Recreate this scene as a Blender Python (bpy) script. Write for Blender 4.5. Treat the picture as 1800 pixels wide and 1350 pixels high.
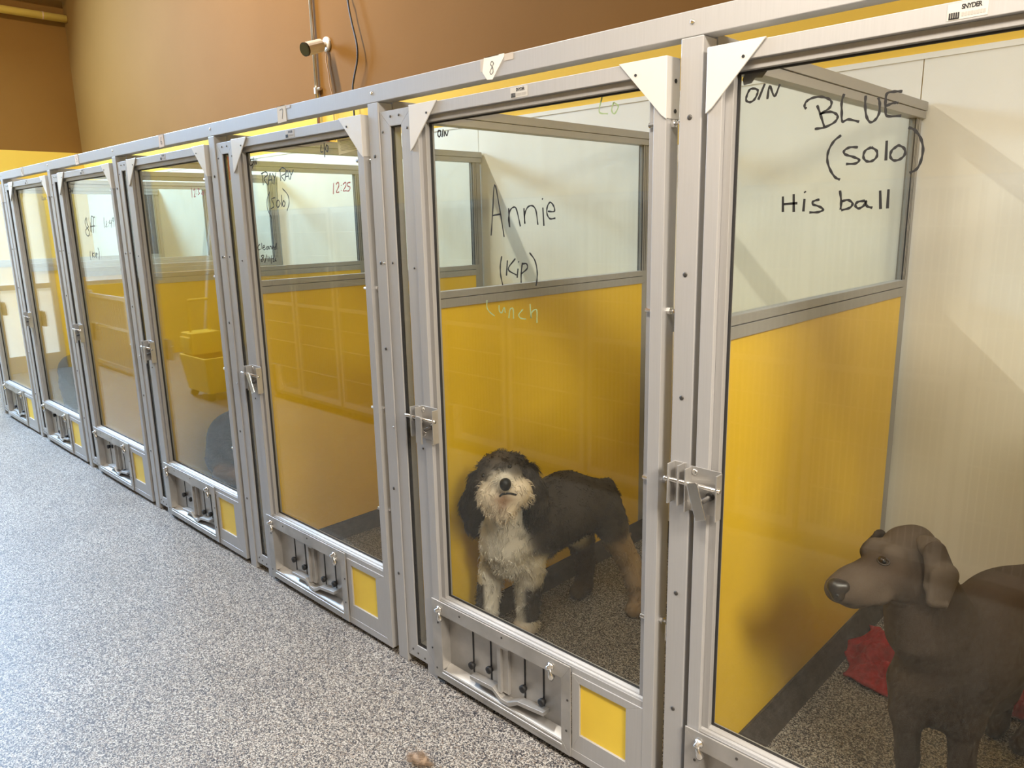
import bpy, math, random
import numpy as np
from mathutils import Vector, Matrix
random.seed(7); rng = np.random.default_rng(7)
for _o in list(bpy.data.objects): bpy.data.objects.remove(_o)
SC = bpy.context.scene; COL = SC.collection

# ------------------------------------------------------------------ camera
cam_d = bpy.data.cameras.new('camera'); cam_o = bpy.data.objects.new('camera', cam_d); COL.objects.link(cam_o)
cam_d.sensor_width = 36.0; cam_d.lens = 1314.41 * 36.0 / 1800.0; cam_d.clip_start = 0.02; cam_d.clip_end = 60
_r = Vector((0.72072, 0.69293, -0.02027)); _u = Vector((-0.13276, 0.16667, 0.97703)); _f = Vector((-0.68039, 0.70148, -0.21212))
cam_o.matrix_world = Matrix(((_r.x, _u.x, -_f.x, 0.0), (_r.y, _u.y, -_f.y, -1.597), (_r.z, _u.z, -_f.z, 1.678), (0, 0, 0, 1)))
SC.camera = cam_o
# ------------------------------------------------------------------ world, exposure, daylight, lamps
W = bpy.data.worlds.new('world'); SC.world = W; W.use_nodes = True
W.node_tree.nodes['Background'].inputs[0].default_value = (0.8, 0.75, 0.7, 1); W.node_tree.nodes['Background'].inputs[1].default_value = 0.02
SC.view_settings.view_transform = 'Standard'; SC.view_settings.look = 'None'; SC.view_settings.gamma = 1.0
SC.view_settings.use_curve_mapping = False; SC.view_settings.exposure = 0.10
def area_light(name, loc, direction, sx, sy, watts, color):
    d = bpy.data.lights.new(name, 'AREA'); d.shape = 'RECTANGLE'; d.size = sx; d.size_y = sy; d.energy = watts; d.color = color
    o = bpy.data.objects.new(name, d); COL.objects.link(o); o.location = loc
    o.rotation_euler = Vector(direction).to_track_quat('-Z', 'Y').to_euler(); return o
DAY = (0.36, 0.63, 1.0); WARM = (1.0, 0.90, 0.77)
area_light('daylight_high', (-10.40, -1.0, 4.0), (1, -0.05, -0.75), 1.6, 2.4, 1150, (0.42, 0.67, 1.0))
area_light('daylight_front', (-8.7, -3.36, 3.6), (0.15, 0.8, -1.0), 3.2, 1.7, 25, DAY)

# ------------------------------------------------------------------ helpers
class MB:
    def __init__(s): s.v = []; s.f = []
    def add(s, vs, fs):
        n = len(s.v); s.v += [tuple(a) for a in vs]; s.f += [tuple(i + n for i in f) for f in fs]; return s
    def box(s, x0, x1, y0, y1, z0, z1):
        return s.add([(x0,y0,z0),(x1,y0,z0),(x1,y1,z0),(x0,y1,z0),(x0,y0,z1),(x1,y0,z1),(x1,y1,z1),(x0,y1,z1)],
                     [(0,3,2,1),(4,5,6,7),(0,1,5,4),(1,2,6,5),(2,3,7,6),(3,0,4,7)])
    def prism(s, poly, y0, y1):          # polygon in x,z extruded along y
        n = len(poly); a = sum(poly[i][0]*poly[(i+1)%n][1]-poly[(i+1)%n][0]*poly[i][1] for i in range(n))
        if a < 0: poly = poly[::-1]
        vs = [(x,y0,z) for x,z in poly] + [(x,y1,z) for x,z in poly]
        return s.add(vs, [tuple(range(n)), tuple(range(2*n-1,n-1,-1))] + [(i,i+n,(i+1)%n+n,(i+1)%n) for i in range(n)])
    def prismx(s, poly, x0, x1):         # polygon in y,z extruded along x
        n = len(poly); a = sum(poly[i][0]*poly[(i+1)%n][1]-poly[(i+1)%n][0]*poly[i][1] for i in range(n))
        if a < 0: poly = poly[::-1]
        vs = [(x0,y,z) for y,z in poly] + [(x1,y,z) for y,z in poly]
        return s.add(vs, [tuple(range(n-1,-1,-1)), tuple(range(n,2*n))] + [(i,(i+1)%n,(i+1)%n+n,i+n) for i in range(n)])
    def prismy(s, poly, y0, y1): return s.prism(poly, y0, y1)
    def frame(s, x0, x1, z0, z1, l, r, b, t, y0, y1):   # mitred picture frame in the x,z plane
        X0, X1, Z0, Z1 = x0+l, x1-r, z0+b, z1-t
        s.prism([(x0,z0),(X0,Z0),(X0,Z1),(x0,z1)], y0, y1); s.prism([(x1,z0),(x1,z1),(X1,Z1),(X1,Z0)], y0, y1)
        s.prism([(x0,z0),(x1,z0),(X1,Z0),(X0,Z0)], y0, y1); s.prism([(x0,z1),(X0,Z1),(X1,Z1),(x1,z1)], y0, y1); return s
    def tube(s, pts, rad, n=8, cap=True):
        pts = [Vector(q) for q in pts]; m = len(pts)
        if not hasattr(rad, '__len__'): rad = [rad]*m
        base = len(s.v); up = None
        for i, q in enumerate(pts):
            t = (pts[min(i+1,m-1)] - pts[max(i-1,0)]).normalized()
            if up is None:
                up = Vector((0,0,1)) if abs(t.z) < .9 else Vector((1,0,0))
            a = t.cross(up).normalized(); b = a.cross(t).normalized(); up = b
            for k in range(n):
                th = 2*math.pi*k/n; s.v.append(tuple(q + (a*math.cos(th) + b*math.sin(th))*rad[i]))
        for i in range(m-1):
            for k in range(n):
                k2 = (k+1) % n; s.f.append((base+i*n+k, base+(i+1)*n+k, base+(i+1)*n+k2, base+i*n+k2))
        if cap: s.f.append(tuple(base+k for k in range(n))); s.f.append(tuple(base+(m-1)*n+k for k in range(n-1,-1,-1)))
        return s
    def screw(s, x, y, z, r=.006):
        return s.tube([(x,y,z),(x,y-.0012,z),(x,y-.0022,z)], [r, r, r*.6], 10)
def cr(pts, k=5):        # smooth a polyline
    pts = [np.array(q, float) for q in pts]
    if len(pts) < 3: return pts
    P = [2*pts[0]-pts[1]] + pts + [2*pts[-1]-pts[-2]]; out = []
    for i in range(1, len(P)-2):
        for j in range(k):
            t = j/k; a,b,c,d = P[i-1],P[i],P[i+1],P[i+2]
            out.append(.5*((2*b)+(c-a)*t+(2*a-5*b+4*c-d)*t*t+(3*b-a-3*c+d)*t**3))
    return out + [pts[-1]]
def world_loc(o):
    l = Vector((0,0,0))
    while o is not None: l = l + o.location; o = o.parent
    return l
def obj(name, mb, mat, parent=None, bevel=0, smooth=False):
    L = world_loc(parent) if parent else Vector((0,0,0))
    me = bpy.data.meshes.new(name); me.from_pydata([(v[0]-L.x, v[1]-L.y, v[2]-L.z) for v in mb.v], [], mb.f); me.update()
    if mat: me.materials.append(mat)
    if smooth: me.shade_smooth()
    o = bpy.data.objects.new(name, me); COL.objects.link(o)
    if parent: o.parent = parent
    if bevel:
        m = o.modifiers.new('bevel', 'BEVEL'); m.width = bevel; m.segments = 2; m.limit_method = 'ANGLE'; m.angle_limit = .6
    return o
def thing(name, label, cat, loc=(0,0,0), group=None):
    o = bpy.data.objects.new(name, None); COL.objects.link(o); o.location = loc; o.empty_display_size = .1
    return tag(o, label, cat, group)
def tag(o, label, cat, group=None):
    o['label'] = label; o['category'] = cat
    if group: o['group'] = group
    return o
def rebase(o, loc):      # put a one-mesh thing's origin at its base
    loc = Vector(loc); o.data.transform(Matrix.Translation(-loc)); o.location = loc; return o
def struct(name, mb, mat, parent=None, **k):
    o = obj(name, mb, mat, parent, **k)
    if parent is None: o['kind'] = 'structure'
    return o

# ------------------------------------------------------------------ materials
def new_mat(name):
    m = bpy.data.materials.new(name); m.use_nodes = True; nt = m.node_tree
    return m, nt, nt.nodes['Principled BSDF']
def N(nt, typ, **kw):
    n = nt.nodes.new(typ)
    for k, v in kw.items():
        if k in n.inputs: n.inputs[k].default_value = v
        else: setattr(n, k, v)
    return n
def ramp(nt, stops, interp='LINEAR'):
    r = nt.nodes.new('ShaderNodeValToRGB'); e = r.color_ramp; e.interpolation = interp
    while len(e.elements) < len(stops): e.elements.new(.5)
    for el, (p_, c_) in zip(e.elements, stops): el.position = p_; el.color = (*c_, 1)
    return r
def simple(name, col, rough=.5, metal=0.0, noise=0.0, scale=20, stretch=(1,1,1), bump=0.0, spec=.5, bscale=None):
    m, nt, b = new_mat(name); b.inputs['Base Color'].default_value = (*col, 1); b.inputs['Roughness'].default_value = rough
    b.inputs['Metallic'].default_value = metal; b.inputs['Specular IOR Level'].default_value = spec
    if noise or bump:
        tc = N(nt, 'ShaderNodeNewGeometry'); mp = N(nt, 'ShaderNodeMapping'); mp.inputs['Scale'].default_value = stretch
        nt.links.new(tc.outputs['Position'], mp.inputs['Vector'])
        nz = N(nt, 'ShaderNodeTexNoise', Scale=scale, Detail=4.0); nt.links.new(mp.outputs[0], nz.inputs['Vector'])
        if noise:
            rp = ramp(nt, [(.3, tuple(c*(1-noise) for c in col)), (.7, tuple(min(1, c*(1+noise)) for c in col))])
            nt.links.new(nz.outputs['Fac'], rp.inputs[0]); nt.links.new(rp.outputs[0], b.inputs['Base Color'])
        if bump:
            n2 = nz
            if bscale:
                n2 = N(nt, 'ShaderNodeTexNoise', Scale=bscale, Detail=2.0); nt.links.new(tc.outputs['Position'], n2.inputs['Vector'])
            bp = N(nt, 'ShaderNodeBump', Strength=bump, Distance=.002); nt.links.new(n2.outputs['Fac'], bp.inputs['Height']); nt.links.new(bp.outputs[0], b.inputs['Normal'])
    return m
ALU = simple('anodized_aluminium', (.43,.425,.425), .47, .25, .03, 6, (40,40,1.2))
ALU_D = simple('aluminium_recess', (.37,.365,.365), .48, .25, .03, 6, (40,40,1.2))
BRACKET = simple('pale_bracket', (.70,.685,.66), .38, .15, .02, 10)
STEEL = simple('stainless_feeder', (.45,.435,.415), .46, .65, .16, 9)
BRIGHT = simple('bright_bolt', (.75,.74,.72), .22, .95)
DARKSCREW = simple('dark_screw', (.10,.095,.09), .45, .6)
BLACK = simple('black_rubber', (.012,.012,.013), .6)
GASKET = simple('glazing_gasket', (.018,.018,.02), .7)
YPANEL = simple('yellow_panel', (.80,.525,.032), .33, 0, .05, 3, bump=.12, bscale=260)
YSMALL = simple('yellow_insert', (.86,.60,.055), .4, 0, .03, 8)
CURB = simple('cove_curb', (.055,.045,.038), .7, 0, .2, 30)
FRP = simple('white_wall_sheet', (.73,.71,.64), .42, 0, .04, 2, bump=.16, bscale=330)
PAPER = simple('paper', (.86,.83,.77), .8, 0, .03, 30)
TAPE = simple('masking_tape', (.80,.66,.54), .75, 0, .06, 40)
CLEARTAPE = simple('grubby_clear_tape', (.56,.50,.44), .35)
INK = simple('black_marker', (.012,.012,.013), .55)
INK_G = simple('faded_green_marker', (.30,.40,.20), .6)
INK_R = simple('red_marker', (.42,.09,.06), .6)
INK_B = simple('thin_dark_pen', (.10,.10,.10), .6)
STICK = simple('sticker_silver', (.55,.53,.49), .5)
STICK2 = simple('sticker_grey_print', (.40,.38,.35), .6)
REDTAG = simple('red_tag', (.75,.06,.05), .5)
RED_CLOTH = simple('red_fleece', (.30,.008,.006), .95, 0, .25, 40, bump=.5)
REDBOX = simple('dark_red_box', (.30,.05,.03), .45)
GALV = simple('galvanized_conduit', (.62,.55,.46), .35, .75)
CAMW = simple('camera_white', (.70,.62,.52), .4)
CAMB = simple('camera_glass', (.01,.012,.016), .12)
CABLE = simple('dark_cable', (.05,.05,.055), .5)
CABLE2 = simple('pale_cable', (.50,.30,.16), .6)
YPIPE = simple('yellow_pipe', (.72,.50,.10), .45)
GREYTAPE = simple('duct_tape', (.16,.16,.17), .45)
BUCKET = simple('yellow_plastic', (.80,.52,.03), .4)
WHITE = simple('white_paint', (.75,.74,.70), .5)
WIRE = simple('cage_wire', (.62,.61,.58), .3, .8)
DRUM = simple('dark_cage_inside', (.20,.20,.19), .6)

def wall_paint():
    m, nt, b = new_mat('two_tone_wall_paint'); g = N(nt, 'ShaderNodeNewGeometry'); sp = N(nt, 'ShaderNodeSeparateXYZ'); nt.links.new(g.outputs['Position'], sp.inputs[0])
    gt = N(nt, 'ShaderNodeMath', operation='GREATER_THAN'); gt.inputs[1].default_value = 2.607; nt.links.new(sp.outputs['Z'], gt.inputs[0])
    nz = N(nt, 'ShaderNodeTexNoise', Scale=1.3, Detail=5.0); nt.links.new(g.outputs['Position'], nz.inputs['Vector'])
    lo = ramp(nt, [(.3, (.68,.43,.060)), (.7, (.73,.475,.075))]); hi = ramp(nt, [(.3, (.200,.089,.013)), (.7, (.217,.098,.016))])
    nt.links.new(nz.outputs['Fac'], lo.inputs[0]); nt.links.new(nz.outputs['Fac'], hi.inputs[0])
    mx = N(nt, 'ShaderNodeMix', data_type='RGBA'); nt.links.new(gt.outputs[0], mx.inputs[0]); nt.links.new(lo.outputs[0], mx.inputs[6]); nt.links.new(hi.outputs[0], mx.inputs[7])
    nt.links.new(mx.outputs[2], b.inputs['Base Color']); b.inputs['Roughness'].default_value = .8; b.inputs['Specular IOR Level'].default_value = .2
    n2 = N(nt, 'ShaderNodeTexNoise', Scale=60, Detail=3.0); nt.links.new(g.outputs['Position'], n2.inputs['Vector'])
    bp = N(nt, 'ShaderNodeBump', Strength=.12, Distance=.003); nt.links.new(n2.outputs['Fac'], bp.inputs['Height']); nt.links.new(bp.outputs[0], b.inputs['Normal'])
    return m
WALL = wall_paint()
def floor_mat():
    m, nt, b = new_mat('flake_epoxy_floor'); g = N(nt, 'ShaderNodeNewGeometry')
    nz = N(nt, 'ShaderNodeTexNoise', Scale=180, Detail=1.0); nt.links.new(g.outputs['Position'], nz.inputs['Vector'])
    sc_ = N(nt, 'ShaderNodeVectorMath', operation='SCALE'); sc_.inputs['Scale'].default_value = .006; nt.links.new(nz.outputs['Color'], sc_.inputs[0])
    ad = N(nt, 'ShaderNodeVectorMath', operation='ADD'); nt.links.new(g.outputs['Position'], ad.inputs[0]); nt.links.new(sc_.outputs[0], ad.inputs[1])
    vo = N(nt, 'ShaderNodeTexVoronoi', Scale=285.0); nt.links.new(ad.outputs[0], vo.inputs['Vector'])
    sx = N(nt, 'ShaderNodeSeparateColor'); nt.links.new(vo.outputs['Color'], sx.inputs[0])
    rp = ramp(nt, [(0, (.014,.015,.024)), (.20, (.06,.058,.065)), (.32, (.17,.155,.15)), (.45, (.33,.30,.26)), (.58, (.53,.48,.42)), (.76, (.76,.72,.65)), (.93, (.24,.17,.12))], 'CONSTANT')
    nt.links.new(sx.outputs[0], rp.inputs[0])
    lg = N(nt, 'ShaderNodeTexNoise', Scale=1.6, Detail=4.0); nt.links.new(g.outputs['Position'], lg.inputs['Vector'])
    lr = ramp(nt, [(.3, (.55,.54,.53)), (.7, (.66,.66,.66))]); nt.links.new(lg.outputs['Fac'], lr.inputs[0])
    mx = N(nt, 'ShaderNodeMix', data_type='RGBA', blend_type='MULTIPLY'); mx.inputs[0].default_value = 1; nt.links.new(rp.outputs[0], mx.inputs[6]); nt.links.new(lr.outputs[0], mx.inputs[7])
    nt.links.new(mx.outputs[2], b.inputs['Base Color']); b.inputs['Roughness'].default_value = .48
    bp = N(nt, 'ShaderNodeBump', Strength=.35, Distance=.001); nt.links.new(sx.outputs[1], bp.inputs['Height']); nt.links.new(bp.outputs[0], b.inputs['Normal'])
    return m
FLOOR = floor_mat()
def glass_mat(name, dirt=.035, tint=(.975,.985,.975)):
    m, nt, b = new_mat(name); nt.nodes.remove(b); out = nt.nodes['Material Output']
    g = N(nt, 'ShaderNodeNewGeometry')
    mr = N(nt, 'ShaderNodeMapRange'); mr.inputs['To Min'].default_value = 1.36; mr.inputs['To Max'].default_value = 1/1.36; nt.links.new(g.outputs['Backfacing'], mr.inputs['Value'])
    fr = N(nt, 'ShaderNodeFresnel'); nt.links.new(mr.outputs[0], fr.inputs['IOR'])
    tr = N(nt, 'ShaderNodeBsdfTransparent'); tr.inputs[0].default_value = (*tint, 1)
    gl = N(nt, 'ShaderNodeBsdfGlossy'); gl.inputs['Roughness'].default_value = .015; gl.inputs[0].default_value = (.95,.97,.95,1)
    m1 = N(nt, 'ShaderNodeMixShader'); nt.links.new(fr.outputs[0], m1.inputs[0]); nt.links.new(tr.outputs[0], m1.inputs[1]); nt.links.new(gl.outputs[0], m1.inputs[2])
    mp = N(nt, 'ShaderNodeMapping'); mp.inputs['Scale'].default_value = (6,6,1.6); nt.links.new(g.outputs['Position'], mp.inputs['Vector'])
    nz = N(nt, 'ShaderNodeTexNoise', Scale=2.2, Detail=6.0); nt.links.new(mp.outputs[0], nz.inputs['Vector'])
    rp = N(nt, 'ShaderNodeMapRange'); rp.inputs['From Min'].default_value = .42; rp.inputs['From Max'].default_value = .75; rp.inputs['To Min'].default_value = dirt*.35; rp.inputs['To Max'].default_value = dirt*1.5
    nt.links.new(nz.outputs['Fac'], rp.inputs['Value'])
    df = N(nt, 'ShaderNodeBsdfDiffuse'); df.inputs[0].default_value = (.8,.79,.74,1)
    m2 = N(nt, 'ShaderNodeMixShader'); nt.links.new(rp.outputs[0], m2.inputs[0]); nt.links.new(m1.outputs[0], m2.inputs[1]); nt.links.new(df.outputs[0], m2.inputs[2])
    nt.links.new(m2.outputs[0], out.inputs['Surface']); return m
GLASS = glass_mat('door_glass', .005); GLASS_P = glass_mat('partition_glass', .02, (.955,.975,.955))
def emit(name, col, st):
    m, nt, b = new_mat(name); b.inputs['Base Color'].default_value = (*col, 1); b.inputs['Emission Color'].default_value = (*col, 1); b.inputs['Emission Strength'].default_value = st; return m
def coat(name, rough=.85, sheen=.2):
    m, nt, b = new_mat(name); a = N(nt, 'ShaderNodeAttribute', attribute_name='Col'); nt.links.new(a.outputs['Color'], b.inputs['Base Color'])
    b.inputs['Roughness'].default_value = rough; b.inputs['Specular IOR Level'].default_value = .25; b.inputs['Sheen Weight'].default_value = sheen
    g = N(nt, 'ShaderNodeNewGeometry'); nz = N(nt, 'ShaderNodeTexNoise', Scale=260, Detail=3.0); nt.links.new(g.outputs['Position'], nz.inputs['Vector'])
    bp = N(nt, 'ShaderNodeBump', Strength=.25, Distance=.002); nt.links.new(nz.outputs['Fac'], bp.inputs['Height']); nt.links.new(bp.outputs[0], b.inputs['Normal'])
    return m
COAT = coat('short_coat', .9, 0); HAIR = coat('long_hair', .8, 0)
NOSE = simple('wet_nose', (.008,.008,.008), .42, spec=.3); NOSE_G = simple('grey_brown_nose', (.020,.015,.013), .4)
EYE_D = simple('dark_eye', (.01,.008,.006), .08); EYE_A = simple('brown_eye', (.030,.017,.008), .15)
# ------------------------------------------------------------------ room shell
XL, XR, YF, YB, ZC = -10.46, 6.0, -3.4, 1.67, 6.3
struct('floor', MB().box(XL-.1, XR+.1, YF-.1, YB+.1, -.1, 0), FLOOR)
struct('ceiling', MB().box(XL-.1, XR+.1, YF-.1, YB+.1, ZC, ZC+.1), WHITE)
WB = struct('wall_back', MB().box(XL-.1, XR+.1, YB, YB+.1, 0, ZC), WALL)
struct('wall_right', MB().box(XR, XR+.1, YF, YB, 0, ZC), WALL)
# left wall with a glazed door opening, front wall with a window opening
struct('wall_left', MB().box(XL-.1, XL, YF, -2.4, 0, 2.8).box(XL-.1, XL, -2.4, -1.2, 0, 1.0).box(XL-.1, XL, -2.4, -1.2, 2.4, 2.8).box(XL-.1, XL, -1.2, -1.12, 0, 2.8).box(XL-.1, XL, -.12, YB, 0, ZC).box(XL-.1, XL, -1.12, -.12, 2.4, 2.8).box(XL-.1, XL, YF, -.12, 5.2, ZC).box(XL-.1, XL, YF, -1.9, 2.8, 5.2).box(XL-.1, XL, -.2, -.12, 2.8, 5.2), WALL)
struct('wall_front', MB().box(XL-.1, -10.2, YF-.1, YF, 0, ZC)  .box(-7.0, XR+.1, YF-.1, YF, 0, ZC).box(-10.2, -7.0, YF-.1, YF, 0, 2.75).box(-10.2, -7.0, YF-.1, YF, 4.5, ZC), WALL)
SKY = emit('daylight_glass', (.72,.86,1.0), 1.2); FROST = emit('frosted_door_glass', (.80,.90,.95), .55)
w1 = struct('window_1', MB().box(-10.2, -7.0, YF-.07, YF-.06, 2.75, 4.5), SKY)
obj('window_frame', MB().frame(-10.2, -7.0, 2.75, 4.5, .06, .06, .06, .06, YF-.05, YF-.02).box(-8.73, -8.67, YF-.05, YF-.02, 2.8, 4.45), ALU, w1)
w3 = struct('window_added', MB().box(XL-.08, XL-.075, -2.4, -1.2, 1.0, 2.4), FROST)  # glowing frosted pane added so the far door glass reflects pale
obj('window_frame', MB().box(XL-.07, XL-.03, -2.4, -1.2, 1.0, 1.05).box(XL-.07, XL-.03, -2.4, -1.2, 2.35, 2.4).box(XL-.07, XL-.03, -2.4, -2.35, 1.05, 2.35).box(XL-.07, XL-.03, -1.25, -1.2, 1.05, 2.35), ALU, w3)
w2 = struct('window_2', MB().box(XL-.08, XL-.075, -1.9, -.2, 2.8, 5.2), SKY)
obj('window_frame', MB().box(XL-.07, XL-.03, -1.9, -.2, 2.8, 2.86).box(XL-.07, XL-.03, -1.9, -.2, 5.14, 5.2).box(XL-.07, XL-.03, -1.9, -1.84, 2.86, 5.14).box(XL-.07, XL-.03, -.26, -.2, 2.86, 5.14).box(XL-.07, XL-.03, -1.08, -1.02, 2.86, 5.14), ALU, w2)
d1 = struct('door_1', MB().box(XL-.08, XL-.075, -1.12, -.12, .02, 2.4), FROST)
obj('door_frame', MB().box(XL-.07, XL-.04, -1.12, -1.06, 0, 2.4).box(XL-.07, XL-.04, -.18, -.12, 0, 2.4).box(XL-.07, XL-.04, -1.06, -.18, 2.3, 2.4).box(XL-.07, XL-.04, -1.06, -.18, 0, .2).box(XL-.07, XL-.04, -1.06, -.18, 1.0, 1.06), ALU, d1)
# embossed white sheets on the back wall
for xa in np.arange(-10.45, 5.9, 1.2195):
    xs = xa + .9535
    obj('wall_sheet', MB().box(max(xs-1.2195+.002, XL), min(xs-.002, XR), YB-.010, YB, .10, 2.245), FRP, WB)
obj('sheet_cap', MB().box(XL, XR, YB-.014, YB, 2.245, 2.266), FRP, WB)
struct('baseboard_back', MB().prismx([(YB-.012,0),(YB-.012,.10),(YB-.035,.075),(YB-.06,0)], XL, XR), CURB)

# ------------------------------------------------------------------ kennel row
PITCH = 1.218
def bay(k): return -0.988 - PITCH*(7-k)          # x of the left edge of the post on the left of bay k (7 = nearest)
WHO = {1:'far left', 2:'pale far', 3:'Biff', 4:'12:30', 5:'RAY RAY', 6:'Annie', 7:'BLUE'}
DZ0, DZ1 = .020, 2.045                            # door bottom and top
# header beam
hb = thing('header_beam', 'long square aluminium beam running along the top of all the kennel fronts', 'beam', (-4.6, .025, 2.078))
obj('beam', MB().box(XL+.02, 1.55, 0, .05, 2.078, 2.134), ALU, hb, bevel=.002)
# posts
PL = {1:'aluminium post at the far left edge beside the first low feeder hatch', 2:'aluminium post with its left kennel door at the photo edge, third last in the distance',
      3:'aluminium post left of the door marked Biff', 4:'aluminium post between the Biff door and the door marked 12:30',
      5:'aluminium post between the 12:30 door and the RAY RAY door', 6:'aluminium post between the RAY RAY door and the Annie door',
      7:'wide plain aluminium post between the Annie and BLUE doors', 8:'aluminium post closing the row on the right of the BLUE door'}
PL[2] = 'distant aluminium post left of the second door from the far end'
for k in range(1, 9):
    x = bay(k) if k < 8 else .232
    p_ = thing('kennel_post', PL[k], 'post', (x+.029, .03, 0), 'kennel front posts')
    b = MB().box(x, x+.058, 0, .06, 0, 2.078)
    obj('post', b, ALU, p_, bevel=.0025)
    if k < 8:
        for z in (1.905, 1.545, .709, .364, 1.24):
            obj('screw', MB().screw(x+.028, 0, z, .0062), DARKSCREW, p_, smooth=True)
        obj('screw', MB().screw(x+.028, 0, 2.109, .0062), BRIGHT, hb, smooth=True)
        if k < 7:
            for z in (1.545, .95): obj('screw', MB().screw(x+.048, 0, z, .004), BRIGHT, p_, smooth=True)
def lock_keeper(par, x, z):       # two upright fins on a plate that the bolt runs through
    m = MB().box(x-.018, x+.018, -.003, 0, z-.058, z+.052)
    for q in (x-.018, x+.010): m.box(q, q+.004, -.034, -.003, z-.055, z+.052)
    o = obj('lock_keeper', m, STEEL, par, bevel=.001)
    for zz in (z-.035, z+.035): obj('screw', MB().screw(x-.002, -.003, zz, .006), DARKSCREW, o, smooth=True)
SL = {1:'narrow glazed panel beside the far left feeder hatch', 2:'narrow glazed side panel just left of the second door from the far end', 3:'narrow glazed side panel left of the Biff door',
      4:'narrow glazed side panel between the Biff and 12:30 doors', 5:'narrow glazed side panel with a red tag at the top left of RAY RAY door', 6:'narrow tall glazed side panel left of the Annie door', 8:'narrow glazed side panel right of the BLUE door'}
for k in (1,2,3,4,5,6,8):
    x = bay(k)+.060 if k < 8 else .062
    w = .171; sp = thing('sidelight_panel', SL[k], 'panel', (x+w/2, .03, .03), 'narrow glazed side panels')
    obj('frame', MB().frame(x, x+w, .035, 2.045, .054, .058, .055, .050, .004, .05), ALU, sp, bevel=.0012)
    obj('foot', MB().box(x+.115, x+w, .004, .05, 0, .035), ALU, sp)
    obj('gasket', MB().frame(x+.052, x+w-.056, .088, 1.997, .005, .003, .004, .004, .009, .022), GASKET, sp)
    obj('glass_pane', MB().box(x+.054, x+w-.058, .012, .018, .09, 1.995), GLASS, sp)
    for sx, z in ((.058,2.026),(.103,2.026),(.014,1.98),(.144,1.982),(.03,1.547),(.148,1.532),(.148,.9),(.03,.066),(.06,.058),(.10,.052),(.148,.12)):
        obj('screw', MB().screw(x+sx, .004, z, .0042), DARKSCREW, sp, smooth=True)
    if k < 8: lock_keeper(sp, x+.150, 1.005)
    if k == 5:
        tg = obj('red_tag', MB().box(x+.066, x+.112, .020, .0235, 1.885, 1.985), REDTAG, None)
        rebase(tg, (x+.09, .022, 1.885)); tag(tg, 'small red tag showing in the slot beside the RAY RAY door', 'tag')
lock_post = [o for o in bpy.data.objects if o.name.startswith('kennel_post') and abs(o.location.x-(bay(7)+.029)) < .01][0]
lock_keeper(lock_post, bay(7)+.030, 1.022)

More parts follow.
